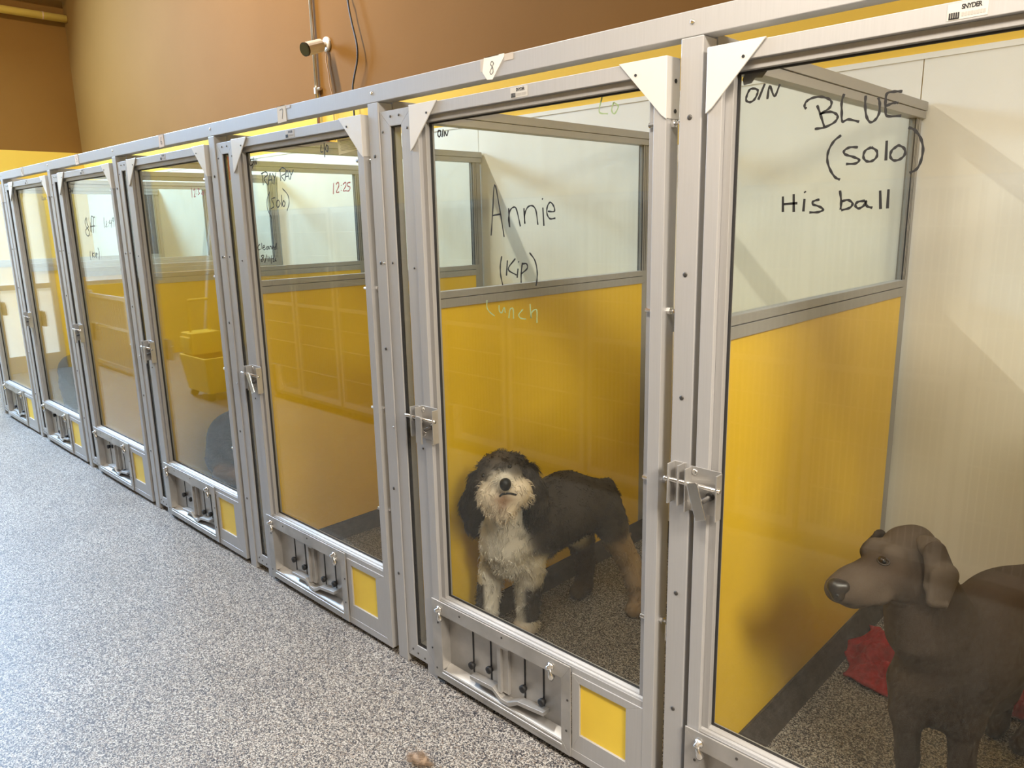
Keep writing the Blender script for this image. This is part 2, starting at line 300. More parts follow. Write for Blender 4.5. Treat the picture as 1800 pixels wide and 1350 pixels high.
def ribbon(mb, pts, w, y):        # a marker stroke: flat ribbon with a little body
    pts = cr([(a/1e4, b/1e4) for a, b in pts]); n = len(pts); L = []; R = []
    for i, q in enumerate(pts):
        t = pts[min(i+1,n-1)] - pts[max(i-1,0)]; t = t/(np.linalg.norm(t)+1e-9); nn = np.array((-t[1], t[0]))
        e = w*.5*(.9+.2*math.sin(i*1.3)); L.append(q+nn*e); R.append(q-nn*e)
    b0 = len(mb.v)
    for s_, yy in ((L,y),(R,y),(L,y+.0005),(R,y+.0005)): mb.v += [(q[0],yy,q[1]) for q in s_]
    for i in range(n-1):
        a = b0+i
        mb.f += [(a,a+1,a+1+n,a+n),(a+2*n,a+3*n,a+3*n+1,a+2*n+1),(a,a+2*n,a+2*n+1,a+1),(a+n,a+n+1,a+3*n+1,a+3*n)]
INK_DATA = {'blue':[[(-8193,19528),(-8291,19516),(-8356,19399),(-8365,19299),(-8277,19251),(-8181,19290),(-8116,19394),(-8107,19480),(-8193,19528)],[(-7947,19595),(-8082,19278)],[(-7874,19266),(-7835,19531),(-7714,19308),(-7606,19537)],[(-6774,19016),(-6700,18843),(-6595,18571)],[(-6998,18970),(-7040,19023),(-7007,19115),(-6884,19171),(-6710,19174),(-6558,19120),(-6479,19041),(-6509,18939),(-6639,18860),(-6687,18841),(-6491,18855),(-6365,18795),(-6336,18722),(-6402,18635),(-6594,18559),(-6793,18547)],[(-6236,19174),(-6273,19028),(-6260,18842),(-6234,18641),(-6116,18669),(-5900,18601)],[(-5810,19087),(-5807,18906),(-5768,18697),(-5690,18575),(-5601,18600),(-5531,18717),(-5530,18896),(-5567,19024)],[(-5132,19080),(-5252,19095),(-5404,19081),(-5427,18951),(-5413,18771),(-5370,18655),(-5116,18633)],[(-5408,18849),(-5268,18888),(-5191,18879)],[(-6238,18373),(-6377,18267),(-6475,18084),(-6486,17893),(-6411,17696),(-6301,17545),(-6200,17492)],[(-5886,18109),(-6052,18118),(-6156,18060),(-6126,17987),(-5967,17928),(-5844,17861),(-5910,17795),(-6100,17796)],[(-5629,18089),(-5740,18028),(-5766,17914),(-5701,17828),(-5597,17821),(-5511,17896),(-5520,18012),(-5629,18089)],[(-5343,18191),(-5331,17815)],[(-5156,18063),(-5238,17990),(-5251,17878),(-5178,17804),(-5070,17820),(-4990,17904),(-5010,18018),(-5113,18082),(-5156,18063)],[(-4967,18403),(-4856,18348),(-4737,18195),(-4673,17991),(-4689,17771),(-4750,17619),(-4873,17548)],[(-7403,17198),(-7384,16865)],[(-7164,17240),(-7140,16859)],[(-7380,17031),(-7072,17047)],[(-6920,17130),(-6929,16867)],[(-6927,17285),(-6910,17260)],[(-6596,17107),(-6722,17074),(-6731,17012),(-6586,16958),(-6506,16894),(-6604,16847),(-6797,16844)],[(-6184,17274),(-6144,17055),(-6144,16885)],[(-6132,17055),(-6000,17074),(-5910,16999),(-5964,16917),(-6131,16872)],[(-5665,17051),(-5805,17032),(-5852,16962),(-5783,16900),(-5681,16957),(-5652,17039),(-5622,16943),(-5514,16905)],[(-5391,17241),(-5355,16877)],[(-5234,17257),(-5226,16885)]],'annie':[[(-16528,16380),(-16444,17008),(-16323,17863),(-16125,17104),(-15977,16337)],[(-16430,16973),(-16104,17008)],[(-15765,17170),(-15754,16891),(-15733,16625),(-15775,16824),(-15709,17094),(-15562,17192),(-15445,17121),(-15300,16641)],[(-15147,17154),(-15120,16713),(-15119,16980),(-14998,17176),(-14814,17211),(-14680,17069),(-14614,16680)],[(-14418,17154),(-14385,16644)],[(-14441,17404),(-14414,17377)],[(-14233,17042),(-13993,17036),(-14013,17181),(-14142,17288),(-14254,17156),(-14257,16962),(-14148,16837),(-13952,16852)],[(-16095,15767),(-16164,15501),(-16163,15218),(-16082,14900)],[(-14956,15888),(-14751,15671),(-14665,15369),(-14679,15096),(-14719,14941)],[(-15860,15649),(-15913,15190)],[(-15530,15707),(-15833,15387),(-15495,15222)],[(-15427,15415),(-15472,15143)],[(-15412,15623),(-15388,15603)],[(-15245,15593),(-15300,15315),(-15312,15002)],[(-15246,15558),(-15080,15562),(-15059,15426),(-15301,15263)],[(-18790,19635),(-18813,19514),(-18756,19442),(-18676,19501),(-18684,19616),(-18790,19635)],[(-18546,19650),(-18621,19421)],[(-18515,19430),(-18476,19578),(-18394,19448),(-18311,19591)]],'lunch':[[(-16786,14412),(-16795,14172),(-16669,14033),(-16463,13929)],[(-16255,14279),(-16261,14115),(-16151,14049),(-16044,14220),(-15998,14060)],[(-15852,13907),(-15794,14164),(-15669,14208),(-15653,13904)],[(-15254,14217),(-15428,14045),(-15357,13944),(-15140,13931)],[(-14963,14393),(-14934,13975),(-14897,14152),(-14708,14235),(-14701,13852)],[(-12346,19860),(-12435,19501),(-12162,19425)],[(-11985,19680),(-12043,19504),(-11953,19403),(-11837,19572),(-11985,19680)]],'ray':[[(-31026,19604),(-31181,19442),(-31075,19350),(-30836,19448),(-30845,19591),(-31026,19604)],[(-30768,19671),(-30952,19227)],[(-30768,19359),(-30665,19579),(-30618,19377),(-30504,19596)],[(-25523,19753),(-25574,19516),(-25414,19494)],[(-25306,19810),(-25337,19288)],[(-25147,19723),(-25242,19581),(-25133,19473),(-25064,19641),(-25147,19723)],[(-30172,19011),(-30148,18500)],[(-30265,18959),(-29875,19022),(-29722,18901),(-30043,18749),(-29797,18483)],[(-29734,18509),(-29517,18945),(-29385,18520)],[(-29670,18674),(-29401,18688)],[(-29312,18933),(-29172,18759),(-29026,18945)],[(-29172,18759),(-29276,18487)],[(-28680,19007),(-28693,18597)],[(-28761,18984),(-28497,19105),(-28239,19008),(-28320,18850),(-28606,18784),(-28386,18581)],[(-28360,18607),(-28136,18975),(-28010,18617)],[(-28283,18739),(-28063,18754)],[(-27954,18964),(-27841,18796),(-27653,18973)],[(-27841,18796),(-27946,18613)],[(-29674,18196),(-29922,17922),(-29970,17523),(-29690,17116)],[(-28611,18291),(-28235,18028),(-28180,17697),(-28393,17399)],[(-29277,17956),(-29550,17909),(-29465,17736),(-29432,17594),(-29678,17516)],[(-29103,17837),(-29212,17672),(-29095,17557),(-28902,17691),(-28991,17834),(-29103,17837)],[(-28730,18047),(-28775,17576)],[(-28600,17821),(-28712,17685),(-28619,17571),(-28486,17706),(-28600,17821)],[(-30906,16042),(-31115,15921),(-31075,15801),(-30883,15833)],[(-30747,16102),(-30760,15834)],[(-30663,15894),(-30499,15925),(-30546,16002),(-30663,15894),(-30582,15806),(-30452,15849)],[(-30252,15957),(-30388,15867),(-30275,15827),(-30168,15957),(-30155,15828)],[(-30095,15829),(-30050,15947),(-29931,15948),(-29928,15830)],[(-29870,15890),(-29748,15914),(-29797,15972),(-29870,15890),(-29799,15826)],[(-29578,15950),(-29708,15873),(-29596,15845),(-29484,16090),(-29528,15834)],[(-30684,15578),(-30877,15533),(-30714,15416),(-30860,15293),(-30911,15353),(-30661,15507),(-30684,15578)],[(-30376,15601),(-30622,15251)],[(-30290,15543),(-30309,15305)],[(-30151,15516),(-30164,15308)],[(-29961,15578),(-30059,15222)],[(-29927,15431),(-29803,15463),(-29887,15326),(-29768,15328)],[(-29627,15466),(-29726,15364),(-29612,15349),(-29696,15406)]],'rayred':[[(-24860,18329),(-24929,17927)],[(-24709,18271),(-24562,18339),(-24523,18212),(-24716,17995),(-24532,17987)],[(-24364,18240),(-24358,18210)],[(-24386,18056),(-24380,18031)],[(-24245,18249),(-24083,18316),(-24071,18191),(-24253,18026),(-24056,18017)],[(-23773,18300),(-23935,18284),(-23964,18187),(-23811,18130),(-23896,18011),(-24030,18006)]],'k4':[[(-37181,18698),(-37199,18240)],[(-36966,18564),(-36847,18642),(-36850,18435),(-36990,18274),(-36792,18275)],[(-36672,18552),(-36661,18518)],[(-36679,18408),(-36667,18378)],[(-36511,18607),(-36333,18620),(-36441,18501),(-36345,18415),(-36530,18340)],[(-35963,18481),(-36130,18386),(-35950,18338),(-35878,18437),(-35963,18481)]],'biff':[[(-52962,17587),(-53311,17332),(-53204,17016),(-52882,16830),(-52742,16594),(-53047,16438),(-53404,16544),(-53373,16808),(-52806,17012),(-52978,17171),(-52984,17536)],[(-52305,17266),(-52494,16697)],[(-51772,17617),(-52023,17570),(-52327,16644)],[(-52491,17009),(-51618,17052)],[(-51411,17559),(-51691,17513),(-52027,16617)],[(-53124,15486),(-53235,15219),(-53196,14926)],[(-52735,15464),(-52809,15093)],[(-52372,15390),(-52764,15279),(-52412,15100)],[(-52236,15339),(-52291,15128)],[(-52058,15394),(-52108,15079)],[(-52069,15368),(-51846,15345),(-52044,15237)],[(-51591,15712),(-51450,15454),(-51607,14983)],[(-55434,19502),(-55675,19353),(-55469,19238),(-55263,19388),(-55434,19502)],[(-55087,19513),(-55358,19180)],[(-55144,19198),(-54988,19429),(-54977,19192),(-54777,19446)]],'biff2':[[(-49783,17529),(-49952,16908)],[(-49500,17326),(-49413,17176),(-49705,16981),(-49418,16978)],[(-49100,17246),(-49099,17211)],[(-49161,17050),(-49156,17025)],[(-48842,17365),(-48987,17171),(-48668,17191)],[(-48604,17361),(-48727,16922)],[(-48231,17501),(-48465,17359),(-48271,17283),(-48162,17499),(-48291,16967)]],'k2':[[(-61790,19224),(-61884,18941)],[(-61583,19165),(-61422,19055),(-61654,18959),(-61386,18950)],[(-61040,19093),(-61217,18996),(-61078,18950),(-60943,19038),(-61040,19093)]]}

DL = {1:'far left kennel door, its glass mostly cut off by the photo edge', 2:'glazed kennel door second from the far end, with faint 120 on pale glass',
      3:'glazed kennel door with Biff (Kip) and 12:49 written on it', 4:'glazed kennel door with 12:30 written at its top right',
      5:'glazed kennel door with RAY RAY (solo) and a cleaning date written on it', 6:'glazed kennel door with Annie (Kip) written on it, shaggy dog behind',
      7:'nearest glazed kennel door with BLUE (solo) His ball written on it'}
TXT = {7:[('blue',.0052,INK)], 6:[('annie',.0048,INK),('lunch',.004,INK_G)], 5:[('ray',.0046,INK),('rayred',.0046,INK_R)], 4:[('k4',.005,INK_R)], 3:[('biff',.0062,INK),('biff2',.0046,INK_B)], 2:[('k2',.005,INK_B)]}
HANDLE = {7:-.30, 6:.02, 5:-.42, 4:.05, 3:.05, 2:.05, 1:.05}
KN = {7:(.124,.146,.146,.135), 6:(.124,.146,.146,.135), 5:(.15,.14,.135,.14), 4:(.17,.165,.13,.14), 3:(.22,.24,.10,.105), 2:(.24,.12,.11,.12), 1:(.12,.12,.11,.12)}
def label_text(par, x, z, h, y):
    cu = bpy.data.curves.new('t', 'FONT'); cu.body = 'SNYDER'; cu.size = h; cu.offset = h*.035; cu.space_character = .9
    to = bpy.data.objects.new('t', cu); COL.objects.link(to); dg = bpy.context.evaluated_depsgraph_get()
    me = bpy.data.meshes.new_from_object(to.evaluated_get(dg)); bpy.data.objects.remove(to)
    L = world_loc(par); me.transform(Matrix.Translation((x-L.x, y-L.y, z-L.z)) @ Matrix.Rotation(math.pi/2, 4, 'X') @ Matrix.Scale(.82, 4, (1,0,0)))
    me.materials.clear(); me.materials.append(INK); o = bpy.data.objects.new('lettering', me); COL.objects.link(o); o.parent = par
def door(k):
    xl = bay(k)+.2335 if k < 7 else -.913
    w = .952; xr = xl+w; d = thing('kennel_door', DL[k], 'door', (xl, .03, 0), 'kennel doors')
    # stiles and rails: proud outer flat, recessed bead, glass
    gz0, gz1 = .350, 1.988
    obj('frame', MB().frame(xl, xr, DZ0, DZ1, .036, .036, .03, .036, -.004, .05).box(xl+.036, xr-.036, .0, .05, .316, .338), ALU, d, bevel=.0015)
    obj('glazing_bead', MB().frame(xl+.036, xr-.036, .338, DZ1-.036, .020, .020, .010, .019, .010, .045)
        .prismx([(.001,.338),(.004,.343),(.022,.352),(.026,.352),(.026,.338)], xl+.036, xr-.036), ALU_D, d, bevel=.001)
    obj('gasket', MB().frame(xl+.055, xr-.055, .348, DZ1-.054, .005, .005, .005, .005, .026, .034), GASKET, d)
    gp = obj('glass_pane', MB().box(xl+.058, xr-.058, .030, .036, gz0, gz1), GLASS, d)
    for key, wd, mt in TXT.get(k, []):
        m = MB()
        for st in INK_DATA[key]: ribbon(m, st, wd, .0292)
        obj('handwriting', m, mt, gp)
    # corner brackets
    for s_ in (0, 1):
        a, sg = (xl, 1) if s_ == 0 else (xr, -1)
        m = MB().prism([(a-sg*.002, DZ1+.002), (a+sg*.135, DZ1+.002), (a+sg*.122, DZ1-.012), (a+sg*.012, DZ1-.128), (a-sg*.002, DZ1-.138)], -.009, -.005)
        m.box(min(a-sg*.002, a+sg*.001), max(a-sg*.002, a+sg*.001), -.007, .05, DZ1-.136, DZ1+.002).box(min(a, a+sg*.13), max(a, a+sg*.13), -.007, .05, DZ1, DZ1+.002)
        cb = obj('corner_bracket', m, BRACKET, d, bevel=.001)
        obj('rivet', MB().tube([(a+sg*.085, -.009, DZ1-.03),(a+sg*.085, -.0105, DZ1-.03)], .0035, 8), BLACK, cb)
        if s_:
            for zz in (DZ1-.05, DZ1-.118): obj('rivet', MB().tube([(xr+.002,.03,zz),(xr+.0035,.03,zz)], .005, 8), BLACK, cb)
    # maker's sticker
    sx = (xl+xr)/2 - .031 + (.03 if k == 7 else 0)
    st = obj('maker_sticker', MB().box(sx, sx+.064, -.0048, -.004, 2.0135, 2.041), STICK, d)
    m = MB()
    for q in range(5): m.box(sx+.003+q*.0036, sx+.0052+q*.0036, -.0056, -.0049, 2.0155, 2.026)
    m.box(sx+.003, sx+.0196, -.0056, -.0049, 2.0150, 2.0168); obj('emblem', m, INK, st)
    label_text(st, sx+.0225, 2.0300, .0112, -.0052)
    m = MB()
    for q in range(8): m.box(sx+.0235+q*.0048, sx+.0268+q*.0048, -.0052, -.0049, 2.0178, 2.0245)
    obj('faded_print', m, STICK2, st)
    # hinges on the right stile
    for z in (1.898, 1.452, 1.006, .601):
        y = .022
        h = obj('hinge', MB().tube([(xr-.052, .004, z), (xr-.030, .004, z)], .006, 8).tube([(xr-.030,.004,z),(xr-.02,.018,z)], .004, 8)
                .tube([(xr+.0, y, z),(xr+.010, y, z)], .0095, 6).tube([(xr+.01, y, z),(xr+.020, y-.002, z+.001),(xr+.026, y-.004, z-.008),(xr+.027, y-.004, z-.02)], .0042, 8)
                .box(xr+.0235, xr+.027, y-.012, y+.006, z-.05, z-.004), BRIGHT, d, smooth=False)
    # lock: plate with fins, sliding bolt, handle, knob
    lx = xl-.012; lz = 1.012 if k == 7 else 1.002
    lp = obj('lock_plate', MB().box(lx, lx+.085, -.007, -.004, lz-.058, lz+.060).box(lx, lx+.0035, -.036, -.004, lz-.055, lz+.058).box(lx+.082, lx+.086, -.030, -.004, lz-.062, lz+.056), STEEL, d, bevel=.001)
    obj('bolt', MB().tube([(lx-.064, -.024, lz+.018),(lx-.060, -.024, lz+.018),(lx+.092, -.024, lz+.018)], [.007,.0058,.0058], 12), BRIGHT, lp, smooth=True)
    a = HANDLE[k]; hx, hz = lx+.026, lz+.026; L = .092; ca, sa = math.cos(a), math.sin(a)
    def rp(u, v): return (hx + u*ca + v*sa, hz + v*ca - u*sa)
    obj('lock_handle', MB().prism([rp(-.015,0), rp(-.010,.004), rp(.010,.004), rp(.015,0), rp(.015,-L), rp(-.015,-L)], -.044, -.038), BRIGHT if k in (5,7) else STEEL, lp, bevel=.001)
    obj('stop_knob', MB().tube([(lx+.058,-.007,lz-.008),(lx+.058,-.012,lz-.008),(lx+.058,-.013,lz-.008),(lx+.054,-.040,lz-.014)], [.011,.011,.007,.006], 10), DARKSCREW, lp, smooth=True)
    for qx, qz in ((.012,.045),(.014,-.040)): obj('screw', MB().screw(lx+qx, -.007, lz+qz, .0085), BRIGHT, lp, smooth=True)
    # feeder hatch
    fx0, fx1, fz0, fz1 = xl-.002, xl+.656, .024, .338
    fh = obj('feeder_frame', MB().frame(fx0, fx1, fz0, fz1, .046, .034, .040, .052, -.010, -.005)
             .box(fx0+.046, fx0+.050, -.010, .035, fz0+.04, fz1-.05).box(fx1-.038, fx1-.034, -.010, .035, fz0+.04, fz1-.05)
             .prismx([(-.012, fz0+.028),(.030, fz0+.050),(.030, fz0+.044),(-.012, fz0+.018)], fx0+.046, fx1-.034), STEEL, d, bevel=.001)
    obj('feeder_tray', MB().box(fx0+.046, fx1-.034, .030, .034, fz0+.03, fz1-.045), STEEL, fh)
    for q, kz in zip((.176,.266,.428,.512), KN[k]):
        obj('slot', MB().box(xl+q-.004, xl+q+.003, .0285, .0302, .092, .270), BLACK, fh)
        obj('slot_knob', MB().tube([(xl+q, .028, kz),(xl+q, .020, kz),(xl+q, .012, kz),(xl+q, .010, kz)], [.010,.0135,.0135,.008], 12), BLACK, fh, smooth=True)
    bx = xl+.342
    obj('pull_handle', MB().box(bx-.022, bx-.006, .005, .030, .092, .285).box(bx-.006, bx+.020, .016, .030, .092, .285)
        .prism([(xl+.185,.084),(xl+.30,.088),(xl+.335,.062),(xl+.375,.062),(xl+.42,.090),(xl+.535,.104),(xl+.535,.118),(xl+.42,.104),(xl+.37,.078),(xl+.34,.078),(xl+.30,.104),(xl+.185,.098)], -.002, .030)
        .prism([(bx-.03,.292),(bx-.01,.270),(bx+.035,.272),(bx+.06,.300),(bx+.2,.304),(bx+.2,.310),(bx-.03,.310)], -.002, .030), STEEL, fh, bevel=.001)
    for q, z in ((.042,.308),(.578,.310)):
        obj('turn_latch', MB().tube([(xl+q,-.010,z),(xl+q,-.016,z),(xl+q,-.018,z),(xl+q,-.030,z)], [.013,.013,.007,.007], 12)
            .tube([(xl+q-.002,-.013,z-.004),(xl+q-.001,-.014,z-.022),(xl+q+.006,-.014,z-.034),(xl+q+.004,-.013,z-.046)], [.007,.006,.012,.006], 8), BRIGHT, fh, smooth=True)
    for q, z in ((.03,.25),(.015,.06),(.15,.318),(.36,.32),(.64,.11),(.645,.22),(.30,.045),(.50,.045)):
        obj('rivet', MB().tube([(xl+q,-.010,z),(xl+q,-.0115,z)], .004, 8), DARKSCREW, fh)
    # yellow insert
    px0, px1 = xl+.656, xr-.036
    obj('insert_frame', MB().frame(px0, px1, .050, .317, .030, .057, .062, .026, -.003, .04), ALU, d, bevel=.001)
    obj('yellow_insert', MB().box(px0+.029, px1-.056, .004, .03, .110, .292), YSMALL, d)
    return d
for k in range(1, 8): door(k)

# partitions between bays
QL = {1:'kennel divider at the far left end of the row', 2:'kennel divider with glass top behind the second door from the far end', 3:'kennel divider seen through the left of the Biff door',
      4:'kennel divider seen through the left of the 12:30 door', 5:'kennel divider with yellow lower half behind the RAY RAY door', 6:'kennel divider with yellow lower half behind the shaggy dog', 7:'kennel divider with yellow lower half behind the BLUE door', 8:'kennel divider on the right of the grey dog'}
for k in range(1, 9):
    xc = (bay(k) if k < 8 else .232) + .029; y0, y1 = .062, 1.652
    q = thing('kennel_divider', QL[k], 'divider', (xc, .85, 0), 'dividers between the kennels')
    obj('top_rail', MB().box(xc-.028, xc+.030, y0, y1, 2.056, 2.088).box(xc-.024, xc+.026, y0, y1, 2.028, 2.054), ALU_D, q, bevel=.001)
    obj('mid_rail', MB().box(xc-.022, xc+.022, y0, y1-.06, 1.362, 1.396).box(xc-.019, xc+.019, y0, y1-.06, 1.398, 1.424), ALU_D, q, bevel=.001)
    obj('end_post', MB().box(xc-.0125, xc+.0125, y1-.06, y1, 0, 2.052), ALU_D, q, bevel=.001)
    obj('front_channel', MB().box(xc-.016, xc+.016, y0, y0+.02, .05, 2.03), ALU_D, q)
    gm = MB()
    for sg in (-1, 1):
        for yy in (y1-.066, y1-.050, y1-.036): gm.box(min(xc+sg*.008, xc+sg*.0131), max(xc+sg*.008, xc+sg*.0131), yy, yy+.003, 1.424, 2.028)
    obj('gasket', gm, GASKET, q)
    obj('glass_pane', MB().box(xc-.003, xc+.003, y0+.02, y1-.06, 1.42, 2.03), GLASS_P, q)
    obj('yellow_panel', MB().box(xc-.012, xc+.012, y0+.02, y1-.06, .06, 1.364), YPANEL, q)
    obj('curb', MB().add([], []).box(xc-.02, xc+.02, y0+.01, y1, 0, .082)
        .add([(xc+.02,y0+.01,0),(xc+.062,y0+.01,0),(xc+.062,y1+.005,0),(xc+.02,y1+.005,0),(xc+.02,y0+.01,.080),(xc+.034,y0+.01,.05),(xc+.034,y1+.005,.05),(xc+.02,y1+.005,.080)],
             [(0,1,5,4),(1,2,6,5),(2,3,7,6),(4,5,6,7),(0,3,2,1),(0,4,7,3)])
        .add([(xc-.02,y0+.01,0),(xc-.062,y0+.01,0),(xc-.062,y1+.005,0),(xc-.02,y1+.005,0),(xc-.02,y0+.01,.080),(xc-.034,y0+.01,.05),(xc-.034,y1+.005,.05),(xc-.02,y1+.005,.080)],
             [(0,4,5,1),(1,5,6,2),(2,6,7,3),(4,7,6,5),(0,1,2,3),(0,3,7,4)]), CURB, q)
# ------------------------------------------------------------------ number tapes on the beam
NUM = {'4':[[(.3,1),(.2,.45),(.8,.45)],[(.7,.9),(.68,0)]], '5':[[(.8,1),(.3,1),(.25,.6),(.7,.55),(.7,.1),(.2,.05)]], '6':[[(.6,1),(.3,.5),(.3,.1),(.65,.05),(.7,.35),(.3,.4)]],
       '7':[[(.15,.95),(.85,1),(.6,0)]], '8':[[(.75,.8),(.55,1),(.35,.8),(.6,.5),(.65,.15),(.4,0),(.25,.2),(.5,.5),(.75,.8)]]}
def tape(x, num, label, w, mat, poly=None, extra=None):
    m = MB().prism(poly or [(x,2.074),(x+w,2.076),(x+w*.97,2.136),(x+.002,2.136)], -.0016, -.0004)
    m.box(x+.002, x+w*.95, -.0016, .03, 2.1345, 2.136)
    t = rebase(obj('number_tape', m, mat), (x+w/2, 0, 2.076)); tag(t, label, 'tape', 'number tapes on the top beam')
    if extra: obj('tape_strip', extra, CLEARTAPE, t)
    m = MB(); s_ = .034; x0 = x+w/2-.016
    for st in NUM[num]: ribbon(m, [((x0+a*.032)*1e4, (2.088+b*s_)*1e4) for a, b in st], .0024, -.0022)
    obj('number', m, INK_B, t)
tape(-1.632, '8', 'curling paper slip numbered 8 taped on the beam above the Annie door', .062, PAPER, [(-1.640,2.098),(-1.622,2.076),(-1.600,2.074),(-1.552,2.128),(-1.552,2.136),(-1.632,2.136)], MB().box(-1.552,-1.518,-.0012,-.0003,2.116,2.134).box(-1.648,-1.630,-.0012,-.0003,2.100,2.134))
tape(-2.800, '7', 'masking tape numbered 7 on the beam above the RAY RAY door', .066, PAPER, None, MB().box(-2.734,-2.700,-.0012,-.0003,2.122,2.1335))
tape(-3.965, '6', 'tape numbered 6 on the beam above the 12:30 door', .062, TAPE)
tape(-5.255, '5', 'tape numbered 5 on the beam above the Biff door', .060, TAPE)
tape(-6.470, '4', 'smudged tape on the beam over the second door from the far end', .055, CLEARTAPE)
ts = MB().prism([(-.845,1.992),(-.790,1.992),(-.806,1.974),(-.822,1.976),(-.830,1.966),(-.848,1.964),(-.852,1.976)], .0375, .0385)
tag(rebase(obj('tape_scrap', ts, GREYTAPE), (-.84,.038,1.958)), 'torn scrap of grey tape at the top left of the BLUE door glass', 'tape')
pn = MB().prism([(-2.455,1.986),(-2.310,1.986),(-2.285,1.948),(-2.34,1.940),(-2.45,1.932)], .0375, .0383)
pn = tag(rebase(obj('paper_notice', pn, PAPER), (-2.38,.038,1.932)), 'white paper notice at the top right behind the RAY RAY door glass', 'paper')
pm = MB()
for q in range(9): pm.box(-2.438+.002*(q%3), -2.33-.006*(q%4), .0365, .0373, 1.978-q*.0042, 1.9797-q*.0042)
obj('printed_lines', pm, STICK2, pn)
# ------------------------------------------------------------------ things on the walls
def wp(x, y, z): return (x*.976, y-.11, 1.678+(z-1.678)*.976)
def wps(pts): return [wp(*q) for q in pts]
cd = MB().tube(wps([(-5.225,1.757,2.40),(-5.225,1.757,6.4)]), .0125, 12)
cdo = tag(rebase(obj('conduit_pipe', cd, GALV, smooth=True), wp(-5.225,1.757,2.40)), 'thin galvanized conduit running up the brown wall behind the camera', 'pipe')
obj('coupling', MB().tube(wps([(-5.225,1.757,2.655),(-5.225,1.757,2.70)]), .019, 12).tube(wps([(-5.225,1.757,2.69),(-5.18,1.765,2.69)]), .012, 8), GALV, cdo)
rb = MB().tube(wps([(-5.19,1.779,2.335),(-5.19,1.735,2.335),(-5.19,1.725,2.335)]), [.062,.06,.045], 20)
tag(rebase(obj('alarm_box', rb, REDBOX), wp(-5.19,1.75,2.28)), 'small dark red box on the wall at the foot of the conduit', 'alarm box')
sc_ = thing('security_camera', 'white bullet security camera with black lens on the brown wall', 'camera', wp(-5.07,1.775,2.98))
obj('wall_plate', MB().tube(wps([(-5.075,1.779,2.985),(-5.075,1.766,2.985),(-5.075,1.760,2.985)]), [.050,.050,.040], 20), CAMW, sc_, smooth=False)
obj('arm', MB().tube(wps([(-5.075,1.765,2.985),(-5.07,1.73,2.972),(-5.045,1.70,2.962)]), [.018,.016,.015], 10), CAMW, sc_, smooth=True)
ax = Vector((.02,-.16,-.055)).normalized(); c0 = Vector(wp(-5.052,1.715,2.966))
body = obj('camera_body', MB().tube([c0, c0+ax*.006, c0+ax*.135, c0+ax*.15], [.030,.044,.046,.046], 18), CAMW, sc_, smooth=False)
obj('lens_hood', MB().tube([c0+ax*.148, c0+ax*.162, c0+ax*.163, c0+ax*.152], [.0465,.0465,.039,.037], 18), CAMB, body)
obj('lens', MB().tube([c0+ax*.150, c0+ax*.158], [.020,.017], 14), simple('lens_coating', (.02,.06,.05), .1), body)
cb1 = MB().tube(cr(wps([(-5.08,1.772,2.93),(-5.075,1.765,2.90),(-5.08,1.765,2.86),(-5.06,1.765,2.78),(-5.05,1.762,2.70),(-5.03,1.765,2.60),(-5.03,1.765,2.3)])), .004, 6)
tag(rebase(obj('thin_cable', cb1, CABLE2, smooth=True), wp(-5.05,1.77,2.3)), 'thin tan cable hanging from the security camera down the wall', 'cable')
cb2 = MB().tube(cr(wps([(-4.76,1.74,6.3),(-4.76,1.74,3.6),(-4.715,1.735,3.2),(-4.675,1.73,3.05),(-4.633,1.73,2.905),(-4.64,1.73,2.80),(-4.70,1.735,2.69),(-4.73,1.74,2.6),(-4.73,1.74,2.3)])), .0065, 8)
tag(rebase(obj('dark_cable', cb2, CABLE, smooth=True), wp(-4.73,1.74,2.3)), 'dark cable hanging in a loose bend on the brown wall right of the camera', 'cable')
for (xx, yy1, z, r, lb) in ((-10.37,1.665,4.12,.043,'lower yellow pipe crossing the top of the end wall'), (-10.27,1.665,4.35,.039,'upper yellow pipe at the very top left corner of the photo')):
    yp = tag(rebase(obj('yellow_pipe', MB().tube([(xx,YF+.01,z),(xx,yy1,z)], r, 16), YPIPE, smooth=True), (xx,0,z)), lb, 'pipe', 'yellow pipes on the end wall')
    obj('pipe_joint', MB().tube([(xx,1.41,z),(xx,1.422,z)], r*1.04, 16), CABLE2, yp)
# ------------------------------------------------------------------ ceiling lamps (above the frame)
TUBE = emit('fluorescent_diffuser', (1.0,.86,.66), 6)
def lamp(x, y, z, ln, watts, label, alongx=False, wd=.09, color=WARM):
    t = thing('ceiling_lamp', label, 'lamp', (x,y,z), 'fluorescent ceiling lamps')
    hx, hy = (ln/2, wd) if alongx else (wd, ln/2)
    obj('housing', MB().box(x-hx, x+hx, y-hy, y+hy, z+.02, z+.10), WHITE, t); obj('diffuser', MB().box(x-hx+.01, x+hx-.01, y-hy+.01, y+hy-.01, z, z+.02), TUBE, t)
    obj('hanger', MB().tube([(x,y,z+.1),(x,y,ZC)], .006, 6), GALV, t)
    l = area_light('tube_light', (x,y,z-.01), (0,0,-1), wd*1.4 if not alongx else ln, ln if not alongx else wd*1.4, watts, color); l.parent = t; l.location = (0,0,-.01)
    return t
lamp(-5.5, -.5, 5.75, 1.8, 345, 'fluorescent lamp hanging high above the aisle, left one', color=(1.0, .92, .80))
lamp(-.75, -1.0, 2.9, 1.2, 38, 'added fill lamp hanging above the aisle in front of the BLUE door', True, .2)  # fill lamp added to brighten the yellow dividers behind the middle doors
lamp(1.7, -1.05, 2.95, 1.4, 225, 'wide fluorescent lamp hanging above the aisle, right one', True, .5)
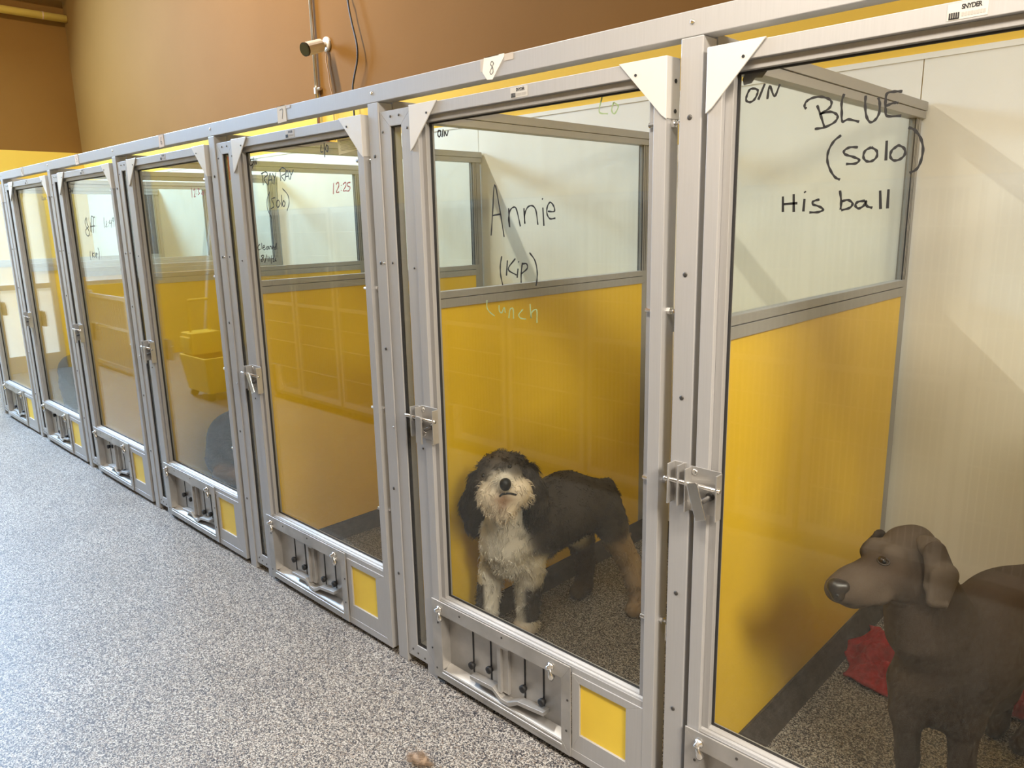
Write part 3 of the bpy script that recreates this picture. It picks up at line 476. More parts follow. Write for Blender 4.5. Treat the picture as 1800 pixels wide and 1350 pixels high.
# ------------------------------------------------------------------ across the aisle (seen mirrored in the glass)
for q in range(13):  # row carried on to the right with added cages that dim the glass reflections
    x0 = -6.95 + q*.685; x1 = x0+.675; y = -1.95
    c = thing('wire_cage', 'stainless wire-fronted cage across the aisle, mirrored in the kennel glass', 'cage', ((x0+x1)/2, y-.3, 0), 'wire cages across the aisle')
    obj('cage_body', MB().box(x0, x0+.02, y-.65, y, .06, 1.83).box(x1-.02, x1, y-.65, y, .06, 1.83).box(x0+.02, x1-.02, y-.65, y, 1.80, 1.83).box(x0+.02, x1-.02, y-.65, y, .06, .10).box(x0+.02, x1-.02, y-.65, y-.63, .10, 1.80)
        .box(x0+.02, x0+.06, y-.1, y-.05, 0, .06).box(x1-.06, x1-.02, y-.1, y-.05, 0, .06), DRUM, c)
    dr = obj('cage_door', MB().frame(x0+.01, x1-.01, .10, 1.82, .035, .035, .05, .04, y+.002, y+.022).box(x0+.04, x1-.04, y+.004, y+.02, .95, .98), WIRE, c)
    m = MB()
    for a in np.arange(x0+.06, x1-.05, .032): m.box(a, a+.005, y+.008, y+.013, .14, 1.79)
    for b in (.35,.60,.78,1.2,1.42,1.62): m.box(x0+.04, x1-.04, y+.013, y+.019, b, b+.006)
    obj('wire_grid', m, WIRE, dr); obj('door_latch', MB().box(x1-.06, x1-.03, y+.022, y+.05, 1.2, 1.34), BRIGHT, dr)
bu = thing('mop_bucket', 'yellow mop bucket with wringer across the aisle, mirrored in the 12:30 door', 'bucket', (-7.35,-1.55,0))
bx, by = -7.35, -1.55
obj('tub', MB().add([(bx-.24,by-.14,.08),(bx+.24,by-.14,.08),(bx+.24,by+.14,.08),(bx-.24,by+.14,.08),(bx-.29,by-.18,.44),(bx+.29,by-.18,.44),(bx+.29,by+.18,.44),(bx-.29,by+.18,.44),
    (bx-.26,by-.15,.44),(bx+.26,by-.15,.44),(bx+.26,by+.15,.44),(bx-.26,by+.15,.44),(bx-.22,by-.12,.10),(bx+.22,by-.12,.10),(bx+.22,by+.12,.10),(bx-.22,by+.12,.10)],
    [(0,3,2,1),(0,1,5,4),(1,2,6,5),(2,3,7,6),(3,0,4,7),(4,5,9,8),(5,6,10,9),(6,7,11,10),(7,4,8,11),(8,9,13,12),(9,10,14,13),(10,11,15,14),(11,8,12,15),(12,13,14,15)]), BUCKET, bu, bevel=.01)
obj('wringer', MB().box(bx-.27, bx-.02, by-.15, by+.15, .44, .66).box(bx-.25, bx-.04, by+.15, by+.17, .50, .62), BUCKET, bu, bevel=.012)
obj('wringer_handle', MB().tube([(bx-.15,by-.1,.64),(bx-.12,by-.1,.98)], .012, 8).tube([(bx-.15,by+.1,.64),(bx-.12,by+.1,.98)], .012, 8).tube([(bx-.12,by-.1,.98),(bx-.12,by+.1,.98)], .014, 8), BUCKET, bu)
for sx in (-.2,.2):
    for sy in (-.1,.1): obj('caster', MB().tube([(bx+sx-.012,by+sy,.04),(bx+sx+.012,by+sy,.04)], .04, 12).box(bx+sx-.02,bx+sx+.02,by+sy-.01,by+sy+.01,.04,.085), BLACK, bu)
mo = thing('mop', 'mop with a long pale handle leaning behind the yellow bucket', 'mop', (-7.95,-1.75,0))
obj('handle', MB().tube([(-7.95,-1.72,.12),(-7.85,-1.93,1.75)], .012, 8), WHITE, mo, smooth=True)
obj('mop_head', MB().tube([(-7.95,-1.72,.17),(-7.95,-1.71,.12),(-7.95,-1.70,.05),(-7.95,-1.69,.004)], [.025,.06,.09,.07], 10), PAPER, mo, smooth=True)
ga = thing('low_gate', 'low barred aluminium gate across the room, mirrored in the Biff door', 'gate', (-9.6,-1.42,0))
obj('gate_frame', MB().frame(-10.3,-9.0,.05,.92,.04,.04,.04,.04,-1.44,-1.40).box(-10.26,-9.04,-1.435,-1.405,.52,.55).box(-9.06,-9.0,-1.45,-1.39,0,.95).box(-10.34,-10.28,-1.45,-1.39,0,.95), WIRE, ga)
m = MB()
for a in np.arange(-10.2,-9.08,.085): m.box(a,a+.012,-1.43,-1.41,.09,.88)
obj('gate_bars', m, WIRE, ga)

# ------------------------------------------------------------------ organic shapes: smooth union of round cones, polygonised
def surface_nets(F, o, h):
    nx, ny, nz = F.shape; S = F < 0
    occ = np.zeros((nx-1,ny-1,nz-1), int); 
    for i in (0,1):
        for j in (0,1):
            for k in (0,1): occ += S[i:nx-1+i, j:ny-1+j, k:nz-1+k]
    cells = np.argwhere((occ > 0) & (occ < 8)); idx = -np.ones((nx-1,ny-1,nz-1), int); idx[tuple(cells.T)] = np.arange(len(cells))
    acc = np.zeros((len(cells),3)); cnt = np.zeros(len(cells)); C = [(i,j,k) for i in (0,1) for j in (0,1) for k in (0,1)]
    for a in range(8):
        for b in range(a+1,8):
            d = [C[b][q]-C[a][q] for q in range(3)]
            if sum(map(abs,d)) != 1: continue
            fa = F[tuple((cells+C[a]).T)]; fb = F[tuple((cells+C[b]).T)]; m = (fa<0) != (fb<0); t = np.where(m, fa/(fa-fb+1e-12), 0)
            acc += m[:,None]*(np.array(C[a])+t[:,None]*np.array(d)); cnt += m
    V = (cells + acc/cnt[:,None])*h + o; faces = []
    for ax_ in range(3):
        e1, e2 = [(1,2),(2,0),(0,1)][ax_]; sl0 = [slice(None)]*3; sl1 = [slice(None)]*3; sl0[ax_] = slice(0,-1); sl1[ax_] = slice(1,None)
        s0, s1 = S[tuple(sl0)], S[tuple(sl1)]; E_ = np.argwhere(s0 != s1); E_ = E_[(E_[:,e1] > 0) & (E_[:,e2] > 0)]
        E_ = E_[(E_[:,e1] < F.shape[e1]-1) & (E_[:,e2] < F.shape[e2]-1)]
        u = np.zeros(3,int); u[e1] = 1; w = np.zeros(3,int); w[e2] = 1
        q = np.stack([idx[tuple(x.T)] for x in (E_-u-w, E_-w, E_, E_-u)], 1); fl = ~s0[tuple(E_.T)]; q[fl] = q[fl][:,::-1]; faces.append(q)
    return V, np.concatenate(faces)
def prim(a, b=None, ra=.05, rb=None, col=(.5,.5,.5), k=.03, sq=None):
    return dict(a=np.array(a,float), b=np.array(a if b is None else b,float), ra=ra, rb=ra if rb is None else rb, c=np.array(col), k=k, sq=sq)
def pdist(P, X):
    if P['sq'] is not None:              # flattened along an axis: (axis vector, factor)
        n, s_ = np.array(P['sq'][0],float), P['sq'][1]; n = n/np.linalg.norm(n); X = X + ((X-P['a'])@n)[:,None]*n*(1/s_-1)
    ab = P['b']-P['a']; L2 = ab@ab; t = np.clip(((X-P['a'])@ab)/L2, 0, 1) if L2 > 0 else np.zeros(len(X))
    return np.linalg.norm(X-P['a']-t[:,None]*ab, axis=1) - (P['ra']+(P['rb']-P['ra'])*t)
def field(prims, X):
    D = None
    for P in prims:
        d = pdist(P, X)
        if D is None: D = d
        else:
            k = P['k']; hh = np.clip(.5+.5*(D-d)/k, 0, 1); D = D*(1-hh)+d*hh-k*hh*(1-hh)
    return D
def shape(name, prims, mat, parent, h=.008, soft=.010, disp=None, colfn=None):
    lo = np.min([np.minimum(P['a']-P['ra'],P['b']-P['rb']) for P in prims],0)-.04; hi = np.max([np.maximum(P['a']+P['ra'],P['b']+P['rb']) for P in prims],0)+.04
    n = np.ceil((hi-lo)/h).astype(int)+1; G = np.stack(np.meshgrid(*[lo[i]+h*np.arange(n[i]) for i in range(3)], indexing='ij'), -1).reshape(-1,3)
    D = field(prims, G)
    if disp: D = D + disp(G)
    V, Fc = surface_nets(D.reshape(n), lo, h)
    # keep above the floor
    V[:,2] = np.maximum(V[:,2], .001)
    # light smoothing
    for _ in range(2):
        nb = np.zeros_like(V); ct = np.zeros(len(V))
        for i in range(4):
            a, b = Fc[:,i], Fc[:,(i+1)%4]; np.add.at(nb, a, V[b]); np.add.at(ct, a, 1); np.add.at(nb, b, V[a]); np.add.at(ct, b, 1)
        V = V*.5 + .5*nb/np.maximum(ct,1)[:,None]
    dd = np.stack([pdist(P, V) for P in prims],1); w = np.exp(-(dd-dd.min(1,keepdims=True))/soft); w /= w.sum(1,keepdims=True)
    Cc = w@np.stack([P['c'] for P in prims])
    if colfn: Cc = colfn(V, Cc)
    L = world_loc(parent) if parent else Vector((0,0,0))
    me = bpy.data.meshes.new(name); me.from_pydata((V-np.array(L)).tolist(), [], Fc.tolist()); me.update()
    at = me.color_attributes.new('Col','FLOAT_COLOR','POINT'); at.data.foreach_set('color', np.concatenate([Cc,np.ones((len(Cc),1))],1).astype(np.float32).ravel())
    me.materials.append(mat); me.shade_smooth(); o = bpy.data.objects.new(name, me); COL.objects.link(o)
    if parent: o.parent = parent
    return o, V, Fc, Cc
def fur(name, V, Fc, Cc, n, length, width, parent, mat, down=.9, curl=.6, seed=1, jitter=.25, lenfn=None, clump=34., keep=None):
    r = np.random.default_rng(seed); p0, p1, p2, p3 = (V[Fc[:,i]] for i in range(4)); nr = np.cross(p2-p0, p3-p1); ar = np.linalg.norm(nr,axis=1)
    if keep is not None: ar = ar*keep((p0+p2)/2)
    f = r.choice(len(Fc), n, p=ar/ar.sum()); a, b = r.random((2,n,1)); q = Fc[f]
    R = (V[q[:,0]]*(1-a)+V[q[:,1]]*a)*(1-b)+(V[q[:,3]]*(1-a)+V[q[:,2]]*a)*b
    C_ = (Cc[q[:,0]]*(1-a)+Cc[q[:,1]]*a)*(1-b)+(Cc[q[:,3]]*(1-a)+Cc[q[:,2]]*a)*b; C_ = np.clip(C_*(1+jitter*(r.random((n,1))-.5)*2),0,1)
    nn = nr[f]/np.linalg.norm(nr[f],axis=1,keepdims=True)
    ce = np.floor(R*clump + .35*np.sin(R[:,[1,2,0]]*clump*2.1)); hs = lambda s_: np.mod(np.sin(ce@np.array([12.98,78.23,37.72])+s_)*43758.5,1)
    cl = np.stack([hs(1),hs(2),hs(3)],1)*2-1
    g = np.array([0,0,-1.]); tg = g-(nn@g)[:,None]*nn
    d = nn*.55 + tg*down + cl*curl + r.normal(0,.13,(n,3)); d /= np.linalg.norm(d,axis=1,keepdims=True)
    ln = length*(.7+.6*r.random((n,1)));
    if lenfn is not None: ln = ln*lenfn(R)[:,None]
    sd = np.cross(d, nn+r.normal(0,.3,(n,3))); sd /= np.linalg.norm(sd,axis=1,keepdims=True)+1e-9; up = np.cross(sd,d)
    M = 5; rings = []
    for i in range(M):
        t = i/(M-1); wv = np.sin(t*4.2+hs(5)[:,None]*6.28)*t*ln*.22
        c = R-nn*.004 + d*ln*t - nn*(ln*t*t*.35) + g*(ln*t*t*.25) + sd*wv + up*np.cos(t*4.2+hs(6)[:,None]*6.28)*t*ln*.10
        c[:,2] = np.maximum(c[:,2],.002); wd = width*(1-t*.85)
        rings.append(np.stack([c+sd*wd, c-sd*wd*.5+up*wd*.87, c-sd*wd*.5-up*wd*.87],1))
    A = np.stack(rings,1).reshape(-1,3)      # n*M*3
    base = (np.arange(n)*M*3)[:,None,None]; fl = []
    for i in range(M-1):
        for k in range(3): fl.append([i*3+k,i*3+(k+1)%3,(i+1)*3+(k+1)%3,(i+1)*3+k])
    FF = (base+np.array(fl)[None]).reshape(-1,4); L = np.array(world_loc(parent))
    me = bpy.data.meshes.new(name); me.vertices.add(len(A)); me.vertices.foreach_set('co',(A-L).astype(np.float32).ravel())
    me.loops.add(FF.size); me.loops.foreach_set('vertex_index',FF.astype(np.int32).ravel()); me.polygons.add(len(FF)); me.polygons.foreach_set('loop_start',np.arange(0,FF.size,4,dtype=np.int32)); me.update(calc_edges=True); me.validate()
    at = me.color_attributes.new('Col','FLOAT_COLOR','POINT'); cv = np.repeat(C_,M*3,axis=0); at.data.foreach_set('color',np.concatenate([cv,np.ones((len(cv),1))],1).astype(np.float32).ravel())
    me.materials.append(mat); me.shade_smooth(); o = bpy.data.objects.new(name,me); COL.objects.link(o); o.parent = parent; return o
def ball(name, c, r, mat, parent, sc=(1,1,1)):
    m = MB(); n, k = 14, 9
    for i in range(k+1):
        th = math.pi*i/k
        for j in range(n): m.v.append((c[0]+r*sc[0]*math.sin(th)*math.cos(2*math.pi*j/n), c[1]+r*sc[1]*math.sin(th)*math.sin(2*math.pi*j/n), c[2]+r*sc[2]*math.cos(th)))
    for i in range(k):
        for j in range(n): m.f.append((i*n+j,(i+1)*n+j,(i+1)*n+(j+1)%n,i*n+(j+1)%n))
    return obj(name, m, mat, parent, smooth=True)
# ------------------------------------------------------------------ the shaggy grey and white dog behind the Annie door
def snap(prims, q, inset=0.0, d=(-.68,.70,-.2)):     # nearest point on the coat along a ray that comes from outside
    d = np.array(d)/np.linalg.norm(d); q = np.array(q, float); t = np.linspace(-.14, .14, 700)
    X = q + t[:,None]*d; F = field(prims, X); i = np.argmax(F < 0) if (F < 0).any() else np.argmin(np.abs(F)); return X[i] + d*inset
RT = np.array((.72,.693,0.)); UPV = np.array((0,0,1.))
def ring_on(prims, c, a, b, n=16, off=-.0008, a0=0, a1=6.2832):
    return [snap(prims, np.array(c)+RT*a*math.cos(a0+(a1-a0)*i/n)+UPV*b*math.sin(a0+(a1-a0)*i/n), off) for i in range(n+1)]
GR, GR2, WH, TAN, MUZ = (.060,.050,.041), (.115,.088,.062), (.80,.755,.67), (.46,.35,.23), (.72,.62,.48)
an = thing('dog', 'shaggy grey and white dog standing behind the Annie door, looking up', 'dog', (-1.9,.55,0))
P = [
 prim((-1.945,.375,.44), (-1.945,.39,.38), .118, .098, WH),                      # chest
 prim((-1.935,.36,.50), (-1.90,.33,.62), .100, .080, WH),                        # throat
 prim((-1.885,.465,.515), (-1.864,.63,.535), .125, .130, GR, .05),               # shoulder to loin
 prim((-1.864,.63,.535), (-1.838,.745,.512), .130, .112, GR, .05),               # rump
 prim((-1.90,.50,.44), (-1.885,.60,.455), .095, .080, GR, .05),                  # belly
 prim((-2.025,.375,.36), (-2.055,.36,.20), .062, .048, WH, .018), prim((-2.055,.36,.20), (-2.06,.345,.05), .046, .044, WH, .012), prim((-2.05,.34,.035), (-2.025,.29,.03), .044, .040, WH, .02),
 prim((-1.890,.43,.36), (-1.908,.44,.22), .068, .052, WH, .018), prim((-1.908,.44,.22), (-1.925,.455,.06), .050, .047, WH, .012), prim((-1.94,.45,.035), (-1.925,.40,.03), .047, .042, TAN, .02),
 prim((-1.785,.785,.49), (-1.762,.81,.41), .078, .070, GR, .035),                # near thigh
 prim((-1.760,.825,.37), (-1.751,.92,.215), .060, .046, TAN, .015), prim((-1.751,.92,.215), (-1.70,.935,.05), .046, .042, TAN, .02), prim((-1.70,.93,.035), (-1.69,.87,.03), .042, .036, TAN, .02),
 prim((-1.868,.73,.455), (-1.905,.745,.36), .048, .050, WH, .02),                # white inner thigh
 prim((-1.91,.78,.33), (-1.955,.87,.18), .062, .046, GR2, .02), prim((-1.955,.87,.18), (-1.985,.90,.045), .044, .040, GR2, .02), prim((-1.985,.89,.033), (-1.97,.83,.03), .042, .035, GR2, .02),
 prim((-1.790,.805,.585), (-1.770,.815,.545), .038, .032, GR, .02),              # tail
 prim((-1.908,.315,.728), (-1.900,.305,.755), .088, .070, GR, .03),              # skull
 prim((-1.905,.290,.785), None, .050, None, GR2, .03), prim((-1.945,.275,.765), None, .045, None, GR, .03), prim((-1.860,.325,.785), None, .045, None, GR, .03),
 prim((-1.918,.228,.757), (-1.890,.226,.768), .032, .028, GR, .010), prim((-1.812,.268,.786), (-1.832,.258,.790), .032, .028, GR, .010),   # fringe over the eyes
 prim((-1.832,.232,.708), None, .070, None, MUZ, .02), prim((-1.866,.200,.698), None, .050, None, MUZ, .025), prim((-1.792,.268,.716), None, .052, None, MUZ, .025),   # beard
 prim((-1.822,.222,.660), None, .052, None, MUZ, .02),
 prim((-1.842,.238,.752), (-1.768,.182,.770), .034, .024, WH, .018),            # bridge of the muzzle
]
def annie_col(V, C):
    C = C.copy()
    def mix(m, c): 
        m = np.clip(m,0,1)[:,None]; C[:] = C*(1-m)+np.array(c)*m
    x, y, z = V.T
    mix(1.2-np.abs((V-np.array((-1.785,.185,.705)))/np.array((.06,.06,.042)))@np.ones(3)*.75, (.27,.165,.10))     # stained lips and chin
    mix(np.where((x > -1.99)&(y < .60)&(z < .275)&(z > .085), np.clip(((x+1.925)*.72+(y-.44)*.69)/.02+.75, 0, 1)*np.clip((.275-z)/.04,0,1), 0), GR)   # dark patch on the near foreleg
    mix(np.where((x < -2.0)&(y < .5)&(z < .24), np.clip((-(x+2.05)*.72-(y-.36)*.69-.015)/.012, 0, 1), 0), GR)
    mix(np.where((y > .80)&(z < .22)&(x > -1.85), np.clip((.24-z)/.2,0,.8), 0), (.26,.18,.11)); return C
body, V, Fc, Cc = shape('dog_body', P, HAIR, an, .008, .009, colfn=annie_col)
mz = np.array((-1.757,.172,.775))
def annie_len(R):
    return np.where(R[:,2] > .735, 1.25, np.where((R[:,1] < .31)&(R[:,2] > .60), 1.25, np.where(R[:,1] > .50, .72, .95)))*np.clip(np.linalg.norm(R-mz,axis=1)/.07, .25, 1)
fur('shaggy_coat', V, Fc, Cc, 26000, .026, .0019, body, HAIR, .75, .8, 3, .24, lenfn=annie_len, clump=42., keep=lambda R: (np.linalg.norm(R-mz,axis=1) > .019)*1.0)
for s_, pts in (('L', [(-1.985,.33,.735),(-2.045,.325,.675),(-2.078,.322,.575),(-2.080,.32,.505)]), ('R', [(-1.825,.352,.755),(-1.802,.362,.700),(-1.800,.368,.635),(-1.806,.368,.585)])):
    k_ = 1 if s_ == 'L' else .85
    E1 = [prim(pts[0], pts[1], .040, .048*k_, GR, .02), prim(pts[1], pts[2], .048*k_, .056*k_, GR, .02), prim(pts[2], pts[3], .056*k_, .046*k_, GR, .02)]
    eo, eV, eF, eC = shape('ear', E1, HAIR, body, .010)
    fur('ear_hair', eV, eF, eC, 2800, .042, .0019, body, HAIR, 1.5, .5, 5 if s_ == 'L' else 6, .3)
nq = snap(P, (-1.752,.165,.782), .009, (-.66,.67,-.33))
shape('nose', [prim(nq, nq+RT*.001, .0205, .0205, (.012,.011,.011), .01), prim(nq+np.array((0,0,-.012)), None, .014, None, (.012,.011,.011), .012)], NOSE, body, .003)
obj('mouth', MB().tube(cr([snap(P, q, -.003) for q in ((-1.806,.19,.718),(-1.785,.18,.730),(-1.770,.175,.734),(-1.758,.19,.735),(-1.742,.21,.728))]), [.0035]*21, 6), NOSE, body, smooth=True)
for q in ((-1.907,.21,.764), (-1.800,.24,.815)): ball('eye', snap(P, q, .005, (-.66,.67,-.33)), .010, EYE_D, body)
# ------------------------------------------------------------------ the grey short-haired dog behind the BLUE door
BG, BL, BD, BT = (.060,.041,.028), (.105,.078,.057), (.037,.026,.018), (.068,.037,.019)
bl = thing('dog', 'smooth grey-brown dog with hanging ears standing behind the BLUE door, facing left', 'dog', (-.42,.6,0))
P = [
 prim((-.405,.58,.515), (-.345,.86,.505), .146, .134, BG, .05), prim((-.345,.86,.505), (-.285,1.12,.495), .134, .112, BG, .05),      # trunk
 prim((-.445,.50,.50), (-.445,.515,.40), .105, .085, BG, .05),                    # chest
 prim((-.455,.47,.455), None, .060, None, BL, .05),
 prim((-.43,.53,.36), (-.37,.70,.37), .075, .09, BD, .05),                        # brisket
 prim((-.375,.66,.595), (-.31,.95,.560), .062, .062, BT, .06),                    # withers and spine
 prim((-.475,.445,.60), (-.505,.405,.735), .098, .072, BG, .04), prim((-.43,.50,.57), (-.47,.44,.72), .10, .068, BG, .04),   # neck
 prim((-.522,.395,.822), (-.495,.400,.80), .064, .068, BG, .03),                  # skull
 prim((-.525,.385,.842), (-.505,.40,.850), .046, .046, BL, .02),
 prim((-.545,.330,.785), (-.598,.240,.762), .060, .047, BG, .02), prim((-.598,.240,.760), (-.622,.212,.755), .046, .034, BL, .02),  # muzzle
 prim((-.545,.275,.745), (-.598,.236,.737), .030, .030, BL, .015), prim((-.560,.30,.735), (-.595,.25,.722), .030, .022, BL, .012),   # flews and jaw
 prim((-.528,.345,.755), (-.50,.375,.755), .048, .050, BG, .02),                  # cheek
 prim((-.585,.345,.836), (-.570,.345,.838), .024, .024, BL, .015), prim((-.540,.318,.840), (-.528,.328,.840), .022, .024, BL, .012),   # brows
 prim((-.603,.325,.826), None, .012, None, BD, .012),                             # far brow
 prim((-.500,.47,.42), (-.502,.465,.33), .062, .044, BG, .03), prim((-.502,.465,.33), (-.49,.47,.19), .040, .030, BD, .02), prim((-.49,.47,.19), (-.485,.47,.045), .028, .026, BD, .02), prim((-.488,.465,.028), (-.50,.425,.024), .032, .028, BD, .015),
 prim((-.385,.54,.44), (-.378,.53,.33), .075, .050, BG, .03), prim((-.378,.53,.33), (-.368,.525,.19), .044, .032, BG, .02), prim((-.368,.525,.19), (-.365,.52,.045), .029, .027, BD, .02), prim((-.367,.515,.028), (-.38,.475,.024), .033, .029, BD, .015),
 prim((-.275,1.08,.48), (-.26,1.06,.34), .10, .062, BG, .04), prim((-.26,1.06,.33), (-.265,1.15,.20), .05, .032, BD, .02), prim((-.265,1.15,.20), (-.285,1.08,.05), .030, .028, BD, .02), prim((-.287,1.05,.03), (-.30,.985,.026), .034, .03, BD, .015),
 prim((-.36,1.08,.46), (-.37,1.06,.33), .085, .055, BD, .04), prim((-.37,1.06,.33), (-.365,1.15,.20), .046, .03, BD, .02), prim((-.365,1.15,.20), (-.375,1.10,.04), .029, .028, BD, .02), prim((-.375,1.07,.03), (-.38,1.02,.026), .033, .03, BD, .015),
 prim((-.27,1.21,.53), (-.25,1.27,.50), .03, .022, BG, .03),
]
DB = (-.70,.70,-.12)
e1 = snap(P, (-.544,.285,.829), 0, DB); e2 = snap(P, (-.612,.300,.822), 0, (-.35,.93,-.1))
lipl = [snap(P, q, -.0006, DB) for q in ((-.628,.195,.735),(-.605,.215,.727),(-.580,.236,.722),(-.556,.256,.722),(-.536,.275,.730))]
def blue_col(V, C):  # brow, ear hollow and mouth crease shading is painted into the coat
    C = C.copy()
    def dk(c, r, k, col=BD):
        m = (k*np.exp(-(np.linalg.norm((V-np.array(c))/np.array(r),axis=1))**2))[:,None]; C[:] = C*(1-m)+np.array(col)*m
    dk(e1, (.026,.026,.016), .75, (.040,.028,.021)); dk(e2, (.018,.02,.014), .7, (.040,.028,.021))
    dk((-.478,.36,.825), (.020,.03,.040), .8, (.030,.022,.017)); dk((-.468,.37,.755), (.03,.03,.035), .6)
    for q in lipl: dk(q, (.011,.011,.005), .8, (.028,.020,.016))
    dk((-.625,.205,.752), (.022,.022,.024), .55, (.05,.037,.03)); dk((-.50,.44,.66), (.05,.05,.06), .35); return C
bb, V, Fc, Cc = shape('dog_body', P, COAT, bl, .0055, .012, colfn=blue_col)
EN = (.69,-.72,.05)
e = [prim((-.480,.372,.868), (-.448,.352,.862), .022, .030, BL, .02, (EN,.42)), prim((-.448,.352,.858), (-.420,.342,.805), .030, .037, BG, .02, (EN,.36)), prim((-.420,.342,.805), (-.424,.336,.758), .037, .030, BL, .02, (EN,.36)),
     prim((-.448,.330,.775), (-.436,.326,.742), .010, .013, BL, .010), prim((-.458,.350,.845), (-.452,.332,.775), .008, .009, (.20,.16,.125), .010), prim((-.436,.326,.742), (-.412,.336,.738), .013, .010, BL, .010)]
shape('ear', e, COAT, bb, .0035)
e = [prim((-.600,.425,.835), (-.612,.415,.79), .02, .030, BD, .02, (EN,.4)), prim((-.612,.415,.79), (-.610,.41,.745), .030, .018, BD, .02, (EN,.4))]
shape('ear', e, COAT, bb, .005)
n0, n1, n2 = (snap(P, q, i_, DB) for q, i_ in (((-.634,.20,.770),.006), ((-.618,.21,.772),.008), ((-.628,.20,.750),.006)))
NS = [prim(n0, n1, .0185, .016, (.03,.022,.02), .01), prim(n0, n2, .0185, .0165, (.03,.022,.02), .01)]
shape('nose', NS, NOSE_G, bb, .0025)
ball('nostril', snap(NS, (-.628,.190,.756), .002, DB), .0048, BLACK, bb)
ball('eye', snap(P, e1, .0062, DB), .0112, EYE_A, bb)
ball('pupil', snap(P, e1, -.0035, DB), .0052, BLACK, bb)
obj('eyelid', MB().tube(ring_on(P, e1, .0125, .0075, off=-.0012), .0022, 6, cap=False), simple('dark_eyelid', (.035,.025,.019), .5), bb, smooth=True)
# ------------------------------------------------------------------ two dark dogs farther down the row
BK, BK2, TN = (.016,.018,.023), (.024,.026,.032), (.22,.12,.055)
d4 = thing('dog', 'black and tan dog hunched low behind the glass of the 12:30 door', 'dog', (-4.15,.43,0))
P = [prim((-4.37,.42,.40), (-4.10,.44,.49), .165, .180, BK, .06), prim((-4.10,.44,.49), (-3.88,.45,.56), .180, .155, BK, .06), prim((-4.40,.41,.27), (-4.32,.40,.18), .165, .13, BK2, .05),
     prim((-3.88,.45,.57), (-3.74,.46,.74), .12, .09, BK, .05), prim((-3.72,.47,.79), None, .085, None, BK, .03), prim((-3.70,.48,.77), (-3.60,.50,.74), .055, .04, TN, .02), prim((-3.78,.42,.80), (-3.80,.39,.72), .03, .035, BK, .02), prim((-3.75,.53,.80), (-3.77,.56,.72), .03, .035, BK, .02),
     prim((-4.30,.285,.215), (-4.04,.300,.250), .056, .056, TN, .010), prim((-4.10,.31,.10), (-3.98,.31,.04), .055, .04, TN, .02), prim((-4.43,.33,.11), (-4.40,.30,.055), .07, .055, BK, .02),
     prim((-4.30,.53,.1), (-4.05,.55,.05), .07, .045, TN, .03), prim((-3.86,.38,.46), (-3.84,.37,.06), .06, .04, BK, .03), prim((-3.84,.36,.035), (-3.78,.36,.03), .04, .035, TN, .02), prim((-3.86,.52,.46), (-3.84,.53,.06), .06, .04, BK, .03), prim((-3.84,.53,.035), (-3.78,.53,.03), .04, .035, TN, .02)]
b4, V, Fc, Cc = shape('dog_body', P, COAT, d4, .010, .010); fur('short_fur', V, Fc, Cc, 5000, .018, .0014, b4, HAIR, 1.1, .3, 9, .2)
ball('eye', (-3.655,.425,.815), .012, EYE_D, b4); ball('nose', (-3.565,.505,.755), .02, NOSE, b4)
d2 = thing('dog', 'dark dog behind the pale glass of the second door from the far end', 'dog', (-6.6,.30,0))
P = [prim((-6.86,.27,.55), (-6.5,.30,.55), .13, .14, BK, .05), prim((-6.5,.30,.55), (-6.25,.32,.56), .14, .14, BK, .05), prim((-6.25,.32,.58), (-6.08,.34,.76), .11, .085, BK, .05), prim((-6.05,.35,.80), None, .085, None, BK, .03), prim((-6.02,.36,.78), (-5.93,.38,.76), .05, .04, BK, .02),
     prim((-6.10,.28,.84), (-6.10,.27,.76), .03, .035, BK, .02), prim((-6.07,.42,.84), (-6.06,.43,.76), .03, .035, BK, .02)]
for (lx, ly) in ((-6.84,.20),(-6.84,.36),(-6.26,.24),(-6.26,.40)): P += [prim((lx,ly,.46), (lx-.03 if lx < -6.5 else lx,ly,.24), .075, .045, BK, .03), prim((lx-.03 if lx < -6.5 else lx,ly,.24), (lx,ly,.05), .04, .035, BK2, .02), prim((lx,ly,.03), (lx+.06,ly,.03), .037, .033, BK2, .02)]
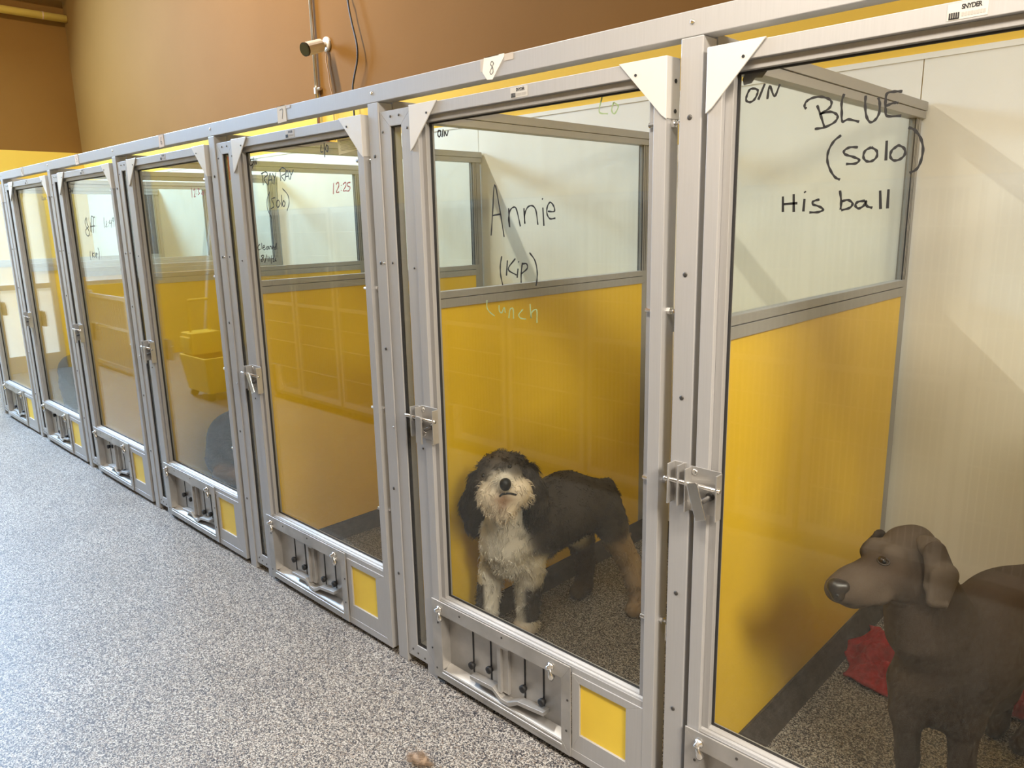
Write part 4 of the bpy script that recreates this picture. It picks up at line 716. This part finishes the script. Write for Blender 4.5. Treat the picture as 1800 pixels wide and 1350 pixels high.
P += [prim((-6.93,.29,.62), (-6.975,.27,.50), .035, .02, BK, .02)]
b2, V, Fc, Cc = shape('dog_body', P, COAT, d2, .011, .010); fur('short_fur', V, Fc, Cc, 4000, .022, .0016, b2, HAIR, 1.1, .3, 11, .2)
ball('eye', (-5.98,.30,.83), .012, EYE_D, b2); ball('nose', (-5.89,.385,.775), .02, NOSE, b2)

# ------------------------------------------------------------------ red blanket on the kennel floor, clump of shed fur
X, Y = np.meshgrid(np.linspace(0,1,70), np.linspace(0,1,56), indexing='ij')
bx0 = -.89 + X*.63; by0 = 1.02 + Y*.42 - .05*np.sin(X*5.0) + .06*(1-X)*np.sin(Y*6)*.3 + .10*X
bx0 = bx0 + .035*np.sin(Y*9+1)*(1-X)
hz = .040+.030*np.sin(X*17+3*Y)*np.cos(Y*8-2*X)+.022*np.sin(X*31+Y*9)*np.sin(Y*23)+.012*np.sin(X*47-Y*38); edge = np.minimum(np.minimum(X,1-X),np.minimum(Y,1-Y))
hz = .012+np.maximum(hz,0)*np.clip(edge*9,0.15,1)+.05*np.exp(-((X-.12)**2+(Y-.6)**2)/.03)
m = MB(); nxx, nyy = X.shape
m.v = [(bx0[i,j],by0[i,j],hz[i,j]) for i in range(nxx) for j in range(nyy)]
m.f = [(i*nyy+j,(i+1)*nyy+j,(i+1)*nyy+j+1,i*nyy+j+1) for i in range(nxx-1) for j in range(nyy-1)]
bk = rebase(obj('red_blanket', m, RED_CLOTH, smooth=True), (-.65,1.28,0)); sd_ = bk.modifiers.new('solid','SOLIDIFY'); sd_.thickness = .010; sd_.offset = -1
tag(bk, 'crumpled red fleece blanket on the floor behind the grey dog', 'blanket')
S_ = [prim((-1.685,-.335,.012), (-1.655,-.33,.016), .016, .014, (.36,.27,.20), .02)]
hbn = thing('fur_clump', 'small tan clump of shed fur on the speckled aisle floor', 'fur', (-1.68,-.34,0))
cb_, V, Fc, Cc = shape('fur_tuft', S_, HAIR, hbn, .004); fur('loose_hairs', V, Fc, Cc, 700, .035, .0007, cb_, HAIR, .1, .9, 21, .3)
